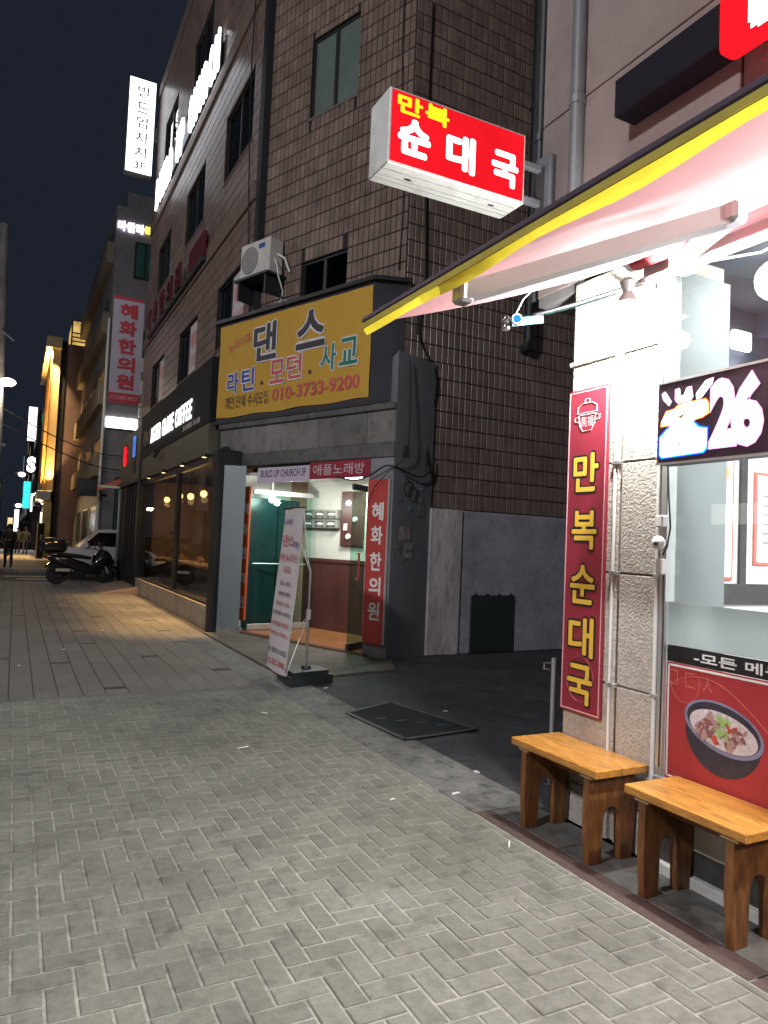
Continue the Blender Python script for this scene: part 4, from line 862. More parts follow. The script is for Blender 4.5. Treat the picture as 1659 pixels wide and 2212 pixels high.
# glass doors
M_dgl = glass('door_glass', (.80, .90, .87), 1.3, .0); M_dgr = glass('door_glass_green', (.62, .80, .72), 1.25, .0, .05)
def gdoor(h0, ang, w, lb_, tint, handle):
    d = thing('glass_door', lb_, 'door', A(h0, -.06, .06)); F = FA @ Matrix.Translation((h0, -.10 if h0 > 2 else -.385, 0)) @ Matrix.Rotation(ang, 4, 'Z')
    g = MB(F); g.box(0, w, -.006, .006, .16, 2.30); obj('pane', g, tint, d)
    g = MB(F); g.box(0, w, -.022, .022, .065, .16, .004); g.box(0, w, -.022, .022, 2.30, 2.38, .004); obj('rail', g, M_alu if handle == 0 else M_dkm, d)
    g = MB(F); 
    if handle == 0: g.tube([(.06, .05, 1.15), (w-.06, .05, 1.15)], .012, 8)
    else: g.tube([(w-.12, .03, 1.42), (w-.12, .07, 1.42), (w-.12, .07, 1.05), (w-.12, .03, 1.05)], .016, 8)
    obj('handle', g, M_alu if handle == 0 else mat('red_handle', (.45, .05, .05), .35), d)
gdoor(3.0, math.radians(-103), 1.12, 'left glass entrance door with a steel bottom rail, pushed open', M_dgl, 0)
gdoor(.60, math.radians(105), .545, 'right glass entrance door swung inwards with a dark red pull handle', M_dgr, 1)
# signs around the doorway
def slab(name, lb_, cat, s0, s1, z0, z1, o, m, t=.03):
    r_ = thing(name, lb_, cat, A((s0+s1)/2, o, z0)); g = MB(FA); g.box(s0, s1, o, o+t, z0, z1, .003); obj('board', g, m, r_); return r_
M_lil = mat('lilac_board', (.52, .44, .55), .5, .05, 3); M_crs = mat('crimson_board', (.26, .015, .04), .45, .1, 3); M_ver = mat('vermilion_board', (.46, .055, .05), .45, .08, 3)
s1_ = slab('church_sign', 'pale lilac board reading BUILD UP CHURCH 3F over the doors', 'sign', 1.515, 2.75, 2.46, 2.70, .0, M_lil); text(s1_, 'BUILD UP CHURCH 3F', A(2.13, .0315, 2.60), nA, 1.08, .115, M_dk, .012)
s2_ = slab('karaoke_sign', 'dark red board with pale Korean letters over the right door', 'sign', .28, 1.505, 2.485, 2.735, .0, M_crs); text(s2_, '애플노래방', A(.90, .0315, 2.615), nA, 1.06, .165, mat('faded_white', (.50, .36, .38), .6), .015)
s3_ = slab('clinic_sign', 'tall vermilion board with white vertical Korean letters right of the doorway', 'sign', -.115, .255, .21, 2.44, .022, M_ver, .035)
g = MB(FA); g.box(-.119, -.1152, .021, .058, .208, 2.442); g.box(.2552, .259, .021, .058, .208, 2.442); obj('edge_trim', g, M_wht, s3_)
for ch, zz in zip('혜화한의원', (2.0, 1.675, 1.32, .985, .65)): text(s3_, ch, A(.06, .0585, zz), nA, .215, .25, M_wpr, .025)
s4_ = slab('left_clinic_sign', 'tall orange board with white vertical letters behind the left glass door', 'sign', 3.02, 3.20, .22, 2.42, -.08, mat('orange_board', (.50, .09, .025), .45, .1, 3), .03)
for ch, zz in zip('혜화한의원', (2.05, 1.70, 1.32, .90, .52)): text(s4_, ch, A(3.11, -.0485, zz), nA, .13, .19, M_wpr, .015)
# stickers, plates and cables on the corner pier
pn = Vector((.329, -.794, 0)).normalized(); pd = Vector((.794, .329, 0)).normalized(); pn = Vector((pd.y, -pd.x, 0)); PP = Vector((4.506, 8.606, 0))
def stick(lb_, x0, x1, z0, z1, m, txt=None, tilt=0, nm='sticker'):
    a = (x0-4.506)/pd.x; b = (x1-4.506)/pd.x; r_ = thing(nm, lb_, nm.replace('_', ' '), PP+pd*(a+b)/2+ZU*z0)
    g = MB(); c = PP+pd*(a+b)/2+ZU*(z0+z1)/2+pn*.003; w, h = (b-a)/2, (z1-z0)/2; P = []
    for i, j in ((-1, -1), (1, -1), (1, 1), (-1, 1)): P.append(c+pd*(i*w*math.cos(tilt)-j*h*math.sin(tilt))+ZU*(j*h*math.cos(tilt)+i*w*math.sin(tilt)))
    g.prism(P, pn*.003); obj('sheet', g, m, r_)
    if txt == 'nosmoke': g = MB(); g.lathe([(.032, .004), (.042, .004)], c+ZU*.01, pn, 20); obj('ring', g, M_redp, r_); g = MB(); g.tube([c+pn*.0045+pd*.03+ZU*-.01, c+pn*.0045-pd*.03+ZU*.03], .004, 4); obj('bar', g, M_dk, r_)
    elif txt: text(r_, txt, c+pn*.0037, pn, w*1.5, h*.55, M_dk, 0)
M_s1 = mat('sticker_paper', (.42, .37, .36), .7, .15, 20, stain=.25); M_s2 = mat('sticker_grey', (.25, .23, .23), .7, .2, 20, stain=.3)
stick('square pale notice with a round no-smoking mark on the dark corner pier', 4.66, 4.88, 1.63, 1.81, M_s1, 'nosmoke')
stick('torn pale notice with small dark print on the dark corner pier', 4.77, 4.94, 1.38, 1.58, M_s1, '안내', .05); stick('grey crooked sticker left of the torn notice on the pier', 4.57, 4.72, 1.50, 1.60, M_s2, None, .12); stick('grey faded sticker below the crooked one on the pier', 4.55, 4.70, 1.39, 1.49, M_s2); stick('lowest pale sticker of the cluster on the dark pier', 4.63, 4.78, 1.31, 1.42, M_s2, None, -.06)
stick('upright grey sticker near the right edge of the pier', 5.03, 5.16, 1.97, 2.13, M_s2); stick('peeling grey sticker high on the pier', 4.94, 5.12, 2.17, 2.24, M_s2, None, -.3); stick('tiny sky blue sticker on the dark pier', 4.81, 4.89, 2.04, 2.09, mat('sky_blue', (.2, .36, .5), .6))
stick('roundish worn sticker at the upper left of the pier', 4.58, 4.68, 2.15, 2.22, M_s2, None, .5); stick('small stained number plate high on the pier', 4.94, 5.12, 2.34, 2.41, mat('plate', (.3, .3, .36), .5), '4503', 0, 'number_plate')
M_cab = mat('black_cable', (.012, .012, .013), .55)
def cable(lb_, pts, r=.011, m=None):
    g = MB(); P = [Vector(p) for p in pts]; Q = []
    for i in range(len(P)-1):
        p0, p1, p2, p3 = P[max(i-1, 0)], P[i], P[i+1], P[min(i+2, len(P)-1)]
        for k in range(6):
            t_ = k/6; Q.append(.5*((2*p1)+(p2-p0)*t_+(2*p0-5*p1+4*p2-p3)*t_*t_+(3*p1-p0-3*p2+p3)*t_**3))
    Q.append(P[-1]); g.tube(Q, r, 6); setp(obj('cable', g, m or M_cab, origin=P[0]), lb_, 'cable')
def pw(x, o, z): return PP+pd*((x-4.506)/pd.x)+pn*o+ZU*z
cable('loose black cable looping across the pier above the vermilion sign', [A(.9, .05, 2.50), A(.5, .07, 2.44), A(.2, .08, 2.5), A(-.1, .07, 2.62), pw(4.75, .04, 2.55), pw(5.0, .04, 2.52), pw(5.2, .04, 2.62), pw(5.28, .03, 2.8)])
cable('black cable running down the corner beside the banner box', [FL @ Vector((-.25, .03, 9.5)), FL @ Vector((-.22, .05, 7.2)), FL @ Vector((-.3, .04, 5.4)), FL @ Vector((-.2, .06, 4.6)), FL @ Vector((-.55, .05, 4.0)), FL @ Vector((-.45, .05, 3.2)), pw(5.1, .05, 2.6)], .012)
cable('coiled black cable hanging on the pier under the number plate', [pw(4.7, .04, 2.5)] + [pw(4.78+.09*math.cos(t_), .03, 2.33+.1*math.sin(t_)) for t_ in [1.5+k*.7 for k in range(18)]], .007)
cable('thin cable from the cornice to the top of the vermilion sign', [pw(4.7, .03, 4.1), pw(4.72, .05, 3.4), pw(4.66, .06, 2.8), A(-.1, .1, 2.5), A(.12, .1, 2.3), A(.22, .09, 2.1)], .006)
cable('thin dark cable sagging down the tiled corner above the banner', [FA @ Vector((.25, -.32, 12)), FA @ Vector((.3, -.30, 9)), FA @ Vector((.15, -.30, 7)), FA @ Vector((.2, -.32, 5.5))], .008)
cable('dark cable hanging down the street front by the air conditioner', [FS @ Vector((12.6, .05, 14)), FS @ Vector((12.75, .08, 10.5)), FS @ Vector((12.55, .08, 8.2)), FS @ Vector((12.4, .05, 6.4))], .012)
# --- alley wall: plaster dado, pale panel, dark little door
M_pl = mat('alley_plaster', (.36, .35, .40), .85, .15, 2.5, .3, 40, stain=.2); M_pp = mat('pale_plaster', (.60, .54, .56), .8, .22, 3, .35, 50, stretch=(3, 3, .6), stain=.35)
aw_ = thing('alley_wall_base', 'grimy grey plaster base along the tiled alley wall', 'wall', FL @ Vector((-3, .05, 0)))
g = MB(FL); g.box(-6.5, -1.10, .0, .06, 0, 2.10, .01); obj('plaster', g, M_pl, aw_); g = MB(FL); g.box(-1.095, -.53, .0, .085, 0, 2.105, .01); obj('pale_panel', g, M_pp, aw_)
ad = thing('small_door', 'low dark green door set in the grimy alley wall', 'door', FL @ Vector((-1.7, .07, 0))); g = MB(FL); g.box(-2.12, -1.30, .062, .085, .01, .86, .004); obj('leaf', g, mat('door_green', (.022, .035, .034), .6, .2, 5), ad)
for q in (-2.05, -1.83, -1.6, -1.38): g = MB(FL); g.box(q-.02, q+.02, .062, .10, .86, .885, .005); obj('hinge', g, M_dkm, ad)
g = MB(); g.tube([FL @ Vector((-3.25+.1*math.cos(t_), .064, 1.72+.12*math.sin(t_))) for t_ in [k*.3 for k in range(22)]], .006, 4); g.tube([FL @ Vector((-3.32, .064, 1.65)), FL @ Vector((-3.18, .064, 1.8))], .006, 4); obj('graffiti_ring', g, mat('graffiti', (.03, .03, .04), .8), aw_)
g = MB(); g.box(9.9, 10.2, 3.75, 9.2, 0, 9); setp(obj('alley_end_wall', g, M_pl, origin=(10, 6.5, 0)), 'dark wall closing the far end of the alley', 'wall')
dp = thing('alley_duct', 'thick dark duct running up the tiled alley wall behind the projecting sign', 'duct', FL @ Vector((-2.2, .1, 4.7))); g = MB(FL); g.tube([(-2.2, -.01, 4.7), (-2.2, .09, 4.72), (-2.2, .12, 4.85), (-2.2, .12, 16.3)], .085, 12); obj('duct', g, M_dkm, dp, True)
for zz in (6, 8.5, 11): g = MB(FL); g.tube([(-2.2, .12, zz), (-2.2, .12, zz+.06)], .1, 12); obj('clamp', g, M_dkm, dp)
# ------------------------------------------------------------------ banner stand
st = thing('banner_stand', 'white printed banner leaning on a silver pole with a black water base before the entrance', 'banner stand', (2.9, 7.5, 0))
bl, br, tr, tlp = Vector((2.65, 8.01, .1)), Vector((2.65, 7.36, .1)), Vector((2.78, 7.36, 1.92)), Vector((2.78, 8.01, 1.92))
bu = (tlp-bl).normalized(); bnn = (br-bl).cross(bu).normalized(); bnn = bnn if bnn.x < 0 else -bnn
g = MB(); V = []; nx, nz = 8, 30
for i in range(nx+1):
    for j in range(nz+1): u, v = i/nx, j/nz; V.append(bl+(br-bl)*u+(tlp-bl)*v+bnn*(.01*math.sin(v*5+u*2)-.006*math.cos(u*6)))
g.add(V, [(i*(nz+1)+j, (i+1)*(nz+1)+j, (i+1)*(nz+1)+j+1, i*(nz+1)+j+1) for i in range(nx) for j in range(nz)]); obj('sheet', g, mat('banner_white', (.60, .54, .545), .6, .04, 4, trans=.15), st, True)
g = MB(); g.tube([bl-Vector((0, -.02, 0)), br-Vector((0, .02, 0))], .008, 6); g.tube([tlp+Vector((0, .02, 0)), tr-Vector((0, .02, 0))], .008, 6); obj('crossbar', g, M_dkm, st)
for body, v, w, h, m_, du in (('뉴라이프', .915, .26, .07, M_bl, -.10), ('댄스', .80, .36, .13, M_rd, -.04), ('학원', .775, .15, .07, M_bl, .22), ('라틴 & 모던', .695, .56, .085, M_rd, .01), ('사교', .62, .22, .08, M_rd, .02), ('댄스 스포츠', .535, .32, .05, M_dk, .03), ('취미반,단체반', .47, .38, .05, M_dk, .03), ('프라이빗 1:1 레슨', .41, .44, .05, M_rd, .02), ('입시반 (예고 & 대학교)', .35, .56, .055, M_dk, .01), ('전 국가대표 출신 직접지도', .285, .60, .055, M_rd, 0), ('키즈댄스 (스트릿댄스)', .225, .56, .055, M_rd, 0), ('댄스 동호인 수시모집', .125, .58, .06, M_dk, 0), ('010-7637-8943', .055, .58, .07, M_rd, 0)):
    text(st, body, bl+(br-bl)*(.5+du/.65)+(tlp-bl)*v+bnn*.0175, bnn, w, h, m_, .01, up=bu)
g = MB(); g.tube([(2.96, 7.56, .15), (2.96, 7.56, 1.22), (2.95, 7.56, 1.26)], .014, 10); obj('pole', g, M_alu, st, True)
g = MB(); g.tube([(2.96, 7.56, 1.2), (2.88, 7.66, 1.5), (2.79, 7.98, 1.9)], .007, 6); obj('brace', g, M_wht, st, True); g = MB(); g.tube([(2.96, 7.56, 1.2), (2.86, 7.48, 1.5), (2.79, 7.4, 1.9)], .007, 6); obj('brace', g, M_wht, st, True); g = MB(); g.tube([(2.96, 7.56, .72), (2.8, 7.8, .45), (2.66, 7.98, .12)], .006, 6); obj('brace', g, M_wht, st, True); g = MB(); g.tube([(2.96, 7.56, .72), (2.78, 7.42, .4), (2.66, 7.38, .1)], .006, 6); obj('brace', g, M_wht, st, True)
g = MB(); g.box(2.935, 2.985, 7.535, 7.585, .68, .80, .01); obj('clamp', g, M_wht, st)
g = MB(); g.prism([(2.68, 7.27, .0), (3.22, 7.40, 0), (3.20, 7.80, 0), (2.72, 7.82, 0)], (0, 0, .10)); g.prism([(2.72, 7.31, .10), (3.18, 7.43, .10), (3.16, 7.76, .10), (2.76, 7.78, .10)], (0, 0, .045)); g.lathe([(0, .05), (.05, .05), (.06, 0)], (2.96, 7.56, .13), (0, 0, 1), 14); obj('base', g, mat('base_black', (.02, .026, .03), .5, .2, 10), st)
def pY(u, v, Y):                       # point of the sight line through a picture position at street distance Y
    d = _r*(u-829.5) - _u*(v-1106) + _d*1560; return CAMP + d*(Y/d.y)
# ================================================================== ground-floor shops under the tiled building
XC = 2.945
cf = thing('coffee_shop', 'dark fronted coffee shop with wide windows under a black sign band', 'shop', (XC, 16, 0))
M_blk = mat('black_cladding', (.012, .012, .014), .75, .25, 3, .05, 30, spec=.2); M_oliv = mat('olive_panel', (.075, .07, .045), .6, .2, 2, .1, 40, stain=.25); M_post = mat('dark_post', (.012, .012, .014), .6, .3, 4, spec=.25)
for a, b in ((11.95, 15.98), (16.0, 20.2)):
    g = MB(); g.box(2.925, 3.3, a, b, 0, .40, .01); obj('sill_block', g, mat('sill_block', (.30, .26, .20), .8, .15, 5, .2, 60, stain=.3), cf)
g = MB(); g.box(2.91, 3.44, 12.62, 20.5, 3.56, 4.74, .01); obj('sign_band', g, M_blk, cf)
for a, b in ((12.62, 16.2), (16.205, 20.45)):
    g = MB(); g.box(2.915, 3.3, a, b, 3.0, 3.555, .006); obj('lower_panel', g, M_oliv, cf)
for a, b in ((11.72, 12.02), (20.18, 20.48)):
    g = MB(); g.box(2.885, 3.28, a, b, .0, 3.0 if a < 15 else 3.55, .01); obj('post', g, M_post, cf)
wfr = MB(); wfr.box(2.96, 3.06, 15.35, 15.50, .40, 3.0, .005); wfr.box(2.955, 3.07, 12.02, 20.18, .40, .445, .004); wfr.box(2.955, 3.07, 12.02, 20.18, 2.86, 3.0, .004)
cw = obj('window_frame', wfr, M_post, cf); M_cgl = glass('coffee_glass', (.80, .78, .72), 1.42, .0)
for a, b in ((12.02, 15.35), (15.5, 20.18)): g = MB(); g.box(3.005, 3.013, a, b, .44, 2.86); obj('pane', g, M_cgl, cw)
M_cin = mat('coffee_wall', (.26, .17, .11), .7, .2, 3)
g = MB(); g.box(3.08, 9, 12.1, 20.4, 0, .05); obj('floor', g, mat('coffee_floor', (.10, .085, .07), .4), cf); g = MB(); g.box(8, 8.1, 12.1, 20.4, .05, 3); g.box(3.3, 8, 20.3, 20.42, .05, 3); g.box(3.6, 8, 12.1, 12.2, .05, 3); obj('inner_wall', g, M_cin, cf); g = MB(); g.box(3.08, 8, 12.1, 20.4, 3.01, 3.1); obj('ceiling', g, M_back, cf)
ct = thing('window_counter', 'long wooden counter seen through the coffee shop window', 'counter', (3.6, 16, .05)); g = MB(); g.box(3.18, 3.6, 12.3, 20.1, .95, 1.0, .006); obj('top', g, mat('counter_wood', (.40, .22, .09), .4, .3, 6), ct); g = MB(); g.box(3.25, 3.55, 12.35, 20.0, .05, .95); obj('front', g, mat('counter_front', (.045, .04, .038), .5), ct)
for k, (y_, w_) in enumerate(((12.8, .3), (13.6, .22), (14.7, .34), (16.4, .26), (17.4, .3))):
    c_ = thing('tray', 'small tray on the coffee counter, %s from the entrance end' % ('first', 'second', 'third', 'fourth', 'fifth')[k], 'tray', (3.4, y_, 1.0), 'trays on the coffee counter'); g = MB(); g.box(3.25, 3.5, y_-w_/2, y_+w_/2, 1.002, 1.02, .005); obj('base', g, M_cream, c_); g = MB(); g.tube([(3.34, y_, 1.02), (3.34, y_, 1.15)], .045, 10); g.ball((3.42, y_+.08, 1.07), .05, 8, 6); obj('cup', g, mat('cup_amber', (.5, .3, .12), .4), c_)
E_warm = emit('warm_bulb', (1, .62, .25), 8)
for k, (y_, x_, z_) in enumerate(((13.4, 4.6, 2.3), (15.3, 3.5, 2.46), (16.1, 3.4, 2.43), (17.3, 3.4, 2.49), (18.9, 3.4, 2.46))):
    l_ = thing('pendant_lamp', 'small warm pendant lamp inside the coffee shop, %s from the entrance end' % ('first', 'second', 'third', 'fourth', 'fifth')[k], 'lamp', (x_, y_, z_), 'pendants inside the coffee shop'); g = MB(); g.ball((x_, y_, z_), .075, 12, 8); obj('bulb', g, E_warm, l_, True); g = MB(); g.tube([(x_, y_, z_+.07), (x_, y_, 3.01)], .008, 5); obj('cord', g, M_black, l_); lampin(l_, 'pendant_light', 'POINT', (x_, y_, z_-.12), 34, WARM, size=.07)
# coffee lettering
cs_ = thing('coffee_letter_sign', 'glowing white letters reading MASTER GRADE COFFEE with a ring emblem on the black band', 'sign', (2.88, 16, 3.75)); word = 'MASTER GRADE COFFEE'; E_cf = emit('coffee_white', (1, .99, .97), 2.6); yl, yr = 19.0, 14.0
adv = [.55 if c == ' ' else 1 for c in word]; tot = sum(adv); p = 0
for c, a in zip(word, adv):
    yy = yl-(yl-yr)*(p+a/2)/tot; p += a
    if c != ' ': text(cs_, c, (2.896, yy, 4.02), (-1, 0, 0), .195, .38, M_s1 if yy > 18.75 else E_cf, .015, depth=.012, name='letter')
g = MB(); g.lathe([(.17, 0), (.20, 0), (.20, .05), (.17, .05), (.17, 0)], (2.908, 19.45, 4.02), (-1, 0, 0), 24); obj('ring_emblem', g, mat('bronze', (.3, .24, .18), .4, metal=.6), cs_)
g = MB()
for k in range(9): g.box(2.904, 2.909, 13.35+.17*k, 13.35+.17*k+(.13, .09, .12, .05, .13, .11, .12, .08, .12)[k], 3.66, 3.76)
obj('small_lettering', g, M_s1, cs_)
cable('dark bird-shaped hook cable under the coffee letters', [(2.87, 18.0, 3.6), (2.80, 17.7, 3.45), (2.8, 17.4, 3.38), (2.86, 17.1, 3.56)], .03)
for k, (y_, e_) in enumerate(((12.7, 720), (14.6, 520), (16.6, 520), (18.6, 520))):
    l_ = thing('downlight', 'small warm downlight under the coffee sign band, %s from the entrance end' % ('first', 'second', 'third', 'fourth')[k], 'lamp', (2.88, y_, 3.0), 'downlights under the coffee sign'); g = MB(); g.lathe([(0, .0), (.05, .0), (.05, .07), (0, .07)], (2.88, y_, 2.95), (0, 0, 1), 12); g.box(2.87, 2.935, y_-.02, y_+.02, 2.98, 3.02); obj('housing', g, M_dkm, l_); g = MB(); g.lathe([(0, -.002), (.04, -.002)], (2.88, y_, 2.948), (0, 0, 1), 12); obj('lens', g, E_warm, l_); lampin(l_, 'down_light', 'SPOT', (2.86, y_, 2.93), e_, (1, .60, .24), aim=(2.62, y_, 0), size=.05, spot=1.2, blend=.9)
# second shop
s2 = thing('corner_shop', 'narrow dark shop at the far end of the tiled building with an olive fascia', 'shop', (XC, 22.5, 0))
g = MB(); g.box(2.92, 3.44, 20.52, 24.5, 3.05, 4.55, .01); obj('fascia', g, M_oliv, s2); g = MB(); g.box(2.90, 3.2, 24.2, 24.5, 0, 3.05, .01); obj('end_post', g, M_pipe, s2); g = MB(); g.box(2.95, 3.25, 23.0, 24.2, 0, 3.05); obj('side_panel', g, M_blk, s2)
g = MB(); g.box(3.0, 3.05, 20.52, 23.0, .1, 3.05); obj('shutter', g, mat('shop_inside', (.09, .06, .04), .6, .4, 3), s2)
for k in range(4): g = MB(); g.box(2.93, 3.02, 20.55+.62*k, 20.62+.62*k, .05, 3.04, .004); obj('mullion', g, M_post, s2)
g = MB(); g.box(2.88, 3.3, 20.52, 24.5, 2.98, 3.06, .01); obj('canopy_edge', g, M_dkm, s2)
n8 = thing('neon_figure_sign', 'small glowing red figure eight sign on the olive fascia', 'sign', (2.9, 23.4, 3.6)); g = MB()
for zc in (3.78, 4.05): g.tube([(2.9, 23.4+.17*math.cos(t_), zc+.14*math.sin(t_)) for t_ in [k*.3142 for k in range(21)]], .04, 6)
obj('tube', g, emit('neon_red', (1, .01, .02), 2), n8); g = MB(); g.box(2.905, 2.922, 23.2, 23.6, 3.58, 4.25); obj('backing', g, M_black, n8)
nbx = thing('blue_sign', 'slim glowing blue sign on the fascia beside the red figure sign', 'sign', (2.9, 21.6, 3.4)); g = MB(); g.box(2.89, 2.90, 21.35, 21.85, 3.75, 4.35, .004); obj('face', g, emit('neon_blue', (.12, .28, .9), .8, .4, 5), nbx); g = MB(); g.box(2.90, 2.919, 21.3, 21.9, 3.3, 4.4); obj('case', g, M_black, nbx)
sa = thing('shop_awning', 'small folded orange red awning sticking out at the far end of the tiled building', 'awning', (2.6, 24.3, 3.1)); g = MB(); g.prism([(2.93, 24.3, 3.32), (2.25, 24.3, 3.0), (2.25, 24.3, 2.86), (2.93, 24.3, 3.12)], (0, .3, 0)); obj('fabric', g, mat('orange_fabric', (.45, .12, .07), .7), sa); g = MB(); g.box(2.28, 2.9, 24.29, 24.299, 2.98, 3.05); obj('stripe', g, M_cream, sa)
rmp = MB(); rmp.prism([(2.05, 19.6, .0), (2.93, 19.6, .0), (2.93, 19.6, .16)], (0, 3.2, 0)); ro = setp(obj('door_ramp', rmp, mat('ramp_tile', (.24, .17, .13), .7, .15, 20), origin=(2.5, 21, 0)), 'low tiled ramp leading up to the narrow dark shop', 'ramp')
# projecting signs at the far end
ws = thing('church_box_sign', 'white glowing vertical box sign with black Korean letters high on the building edge', 'sign', (2.9, 24.4, 13.2))
g = MB(); g.box(2.45, 3.30, 24.25, 24.5, 13.2, 16.38, .01); obj('case', g, M_pipe, ws); g = MB(); g.box(2.47, 3.28, 24.235, 24.249, 13.25, 16.35); obj('face', g, emit('lit_box_white', (.92, .96, 1), 3.0), ws); M_ink = mat('sign_ink', (.0, .0, .0), .9, 0, spec=0)
for i, (t_, zz) in enumerate(zip(('빌', '드', '업', '처', '치', '3F'), (15.95, 15.42, 14.93, 14.42, 13.93, 13.50))): text(ws, t_, (2.90, 24.233, zz), (0, -1, 0), .36, .36 if i < 5 else .24, M_ink, .01)
g = MB(); g.box(3.30, XU+.01, 24.3, 24.4, 14.4, 14.9); obj('bracket', g, M_pipe, ws)
vs_ = thing('clinic_banner', 'tall hanging lilac white banner with big red vertical Korean letters beside the dark facade', 'banner', (2.87, 24.4, 5.7)); g = MB(); g.box(2.39, 3.34, 24.38, 24.41, 5.72, 9.17, .004); obj('cloth', g, mat('banner_lilac', (.42, .37, .44), .6, .06, 2), vs_)
g = MB(); g.box(2.39, 3.34, 24.374, 24.379, 9.07, 9.17); obj('red_band', g, mat('banner_red', (.42, .035, .05), .6), vs_); g = MB(); g.box(2.39, 3.34, 24.374, 24.379, 5.72, 6.05); obj('red_band', g, mat('banner_red', (.42, .035, .05), .6), vs_)
for ch, zz in zip('혜화한의원', (8.72, 8.15, 7.57, 6.98, 6.42)): text(vs_, ch, (2.87, 24.372, zz), (0, -1, 0), .55, .50, mat('banner_red', 0), .05)
text(vs_, '02)2607-8737', (2.87, 24.372, 5.88), (0, -1, 0), .82, .16, M_pinkl, .0)
g = MB(); g.tube([(2.36, 24.4, 9.2), (3.46, 24.4, 9.2)], .02, 6); g.tube([(2.36, 24.4, 5.68), (3.46, 24.4, 5.68)], .02, 6); obj('rod', g, M_pipe, vs_)
# ================================================================== next buildings
b2 = thing('grey_building', 'grey tower block with a glowing sign beyond the side road', 'building', (3.1, 38, 0)); M_gr2 = mat('grey_tile', (.20, .19, .20), .6, .15, 1.5, .1, 10, stain=.2); M_gbr = mat('taupe_wall', (.15, .10, .10), .8, .15, 1, stain=.2)
g = MB(); g.box(3.05, 9, 32, 46, 6.6, 15.4); g.box(3.05, 9, 32.005, 46, .0, 6.6); obj('wall', g, M_gr2, b2); g = MB(); g.box(3.5, 9, 32.5, 45.5, 15.4, 16.3); obj('parapet', g, M_gr2, b2)
for zz in (3.9, 6.9, 9.9, 12.9): g = MB(); g.box(2.75, 3.05, 32.0, 46, zz, zz+.9, .02); obj('balcony_band', g, mat('cream_band', (.19, .16, .12), .7, .15, 2), b2)
for zz in (2.0, 5.0, 8.0, 11.0, 14.0):
    for k in range(3):
        g = MB(); y0 = 33+k*4.2; g.box(3.035, 3.05, y0, y0+2.8, zz-1.0, zz+.7); w_ = obj('window', g, M_frame, b2); g = MB(); g.box(3.028, 3.035, y0+.1, y0+2.7, zz-.9, zz+.6); obj('pane', g, mat('green_pane', (.03, .10, .09), .15, .4, .6), w_)
for (x0, x1, z0, z1) in ((3.85, 4.75, 12.4, 14.0), (3.85, 4.75, 8.6, 10.2), (3.6, 4.6, 1.2, 3.9)):
    g = MB(); g.box(x0, x1, 31.97, 32.0, z0, z1); w_ = obj('window', g, M_frame, b2)
    for a, b in ((x0+.08, (x0+x1)/2-.04), ((x0+x1)/2+.04, x1-.08)): g = MB(); g.box(a, b, 31.96, 31.969, z0+.1, z1-.1); obj('pane', g, mat('green_pane', 0), w_)
g = MB(); g.tube([(3.0, 31.9, .2), (3.0, 31.9, 10.5)], .06, 8); obj('downpipe', g, M_cream, b2)
for k in range(5): g = MB(); g.box(4.35, 4.8, 31.7, 31.99, 4.6+k*.95, 5.2+k*.95, .02); obj('outdoor_unit', g, mat('ac_white', 0), b2)
mt = thing('mala_sign', 'glowing lilac and yellow letter sign near the top of the grey tower', 'sign', (3.8, 31.9, 14.4))
for i, (ch, mm) in enumerate(zip('마왈라티', [emit('lilac_glow', (.85, .7, 1), 4)]*3+[emit('yellow_glow', (1, .9, .08), 2.5)])): text(mt, ch, (3.28+.37*i, 31.97, 14.55), (0, -1, 0), .34, .42, mm, .05, depth=.04, name='letter')
wg = thing('white_letter_sign', 'glowing white letter strip on the lower wall of the grey tower', 'sign', (3.7, 31.9, 6.1)); g = MB(); g.box(3.10, 4.35, 31.9, 31.99, 5.95, 6.4, .03); obj('lightbox', g, E_ch, wg); g = MB(); g.box(3.1, 4.4, 31.92, 32, 5.88, 5.945); obj('rail', g, M_rail, wg)
dkb = MB(); dkb.box(2.1, 2.85, 31.2, 31.4, 3.0, 3.7, .02); dkb.box(2.85, 3.05, 31.25, 31.35, 3.2, 3.3); setp(obj('dark_sign', dkb, M_black, origin=(2.5, 31.3, 3.0)), 'unlit dark box sign hanging off the grey tower above the parked truck', 'sign')
# brown building with the orange lit front
b3 = thing('brown_building', 'brown building with an orange lit front frame and canopy down the street', 'building', (1.7, 50, 0))
g = MB(); g.box(1.70, 9, 46.3, 62, 0, 12.6); obj('wall', g, M_gbr, b3); g = MB(); g.box(1.80, 2.12, 46.2, 46.31, 0, 12.7); obj('edge_pier', g, M_blk, b3)
M_cr = mat('cream_cladding', (.62, .47, .24), .6, .1, 1); M_or = mat('orange_cladding', (.60, .27, .05), .6, .08, 1)
g = MB(); g.box(1.36, 1.80, 46.0, 46.2, 3.8, 12.1); obj('cream_panel', g, M_cr, b3); g = MB(); g.box(1.30, 1.36, 45.6, 58, 3.8, 12.1); obj('orange_front', g, M_or, b3)
g = MB(); g.box(1.0, 1.82, 45.5, 58, 12.1, 12.75, .02); obj('top_canopy', g, M_cr, b3); g = MB(); g.box(.98, 1.7, 45.2, 58, 3.3, 3.8, .02); obj('canopy', g, mat('canopy_grey', (.45, .43, .38), .6), b3)
g = MB(); g.box(1.36, 1.80, 46.1, 46.4, 0, 3.3); obj('lower_front', g, mat('green_wall', (.36, .30, .10), .6, .4, 1.5), b3)
for k in range(3): g = MB(); g.ball((1.15, 45.7+1.4*k, 12.05), .13, 8, 6); obj('canopy_lamp', g, emit('amber_lamp', (1, .66, .3), 12), b3)
for k in range(5): g = MB(); g.ball((1.13+.03*k, 45.6+.5*k, 3.28), .06, 8, 6); obj('soffit_lamp', g, emit('amber_lamp', 0), b3)
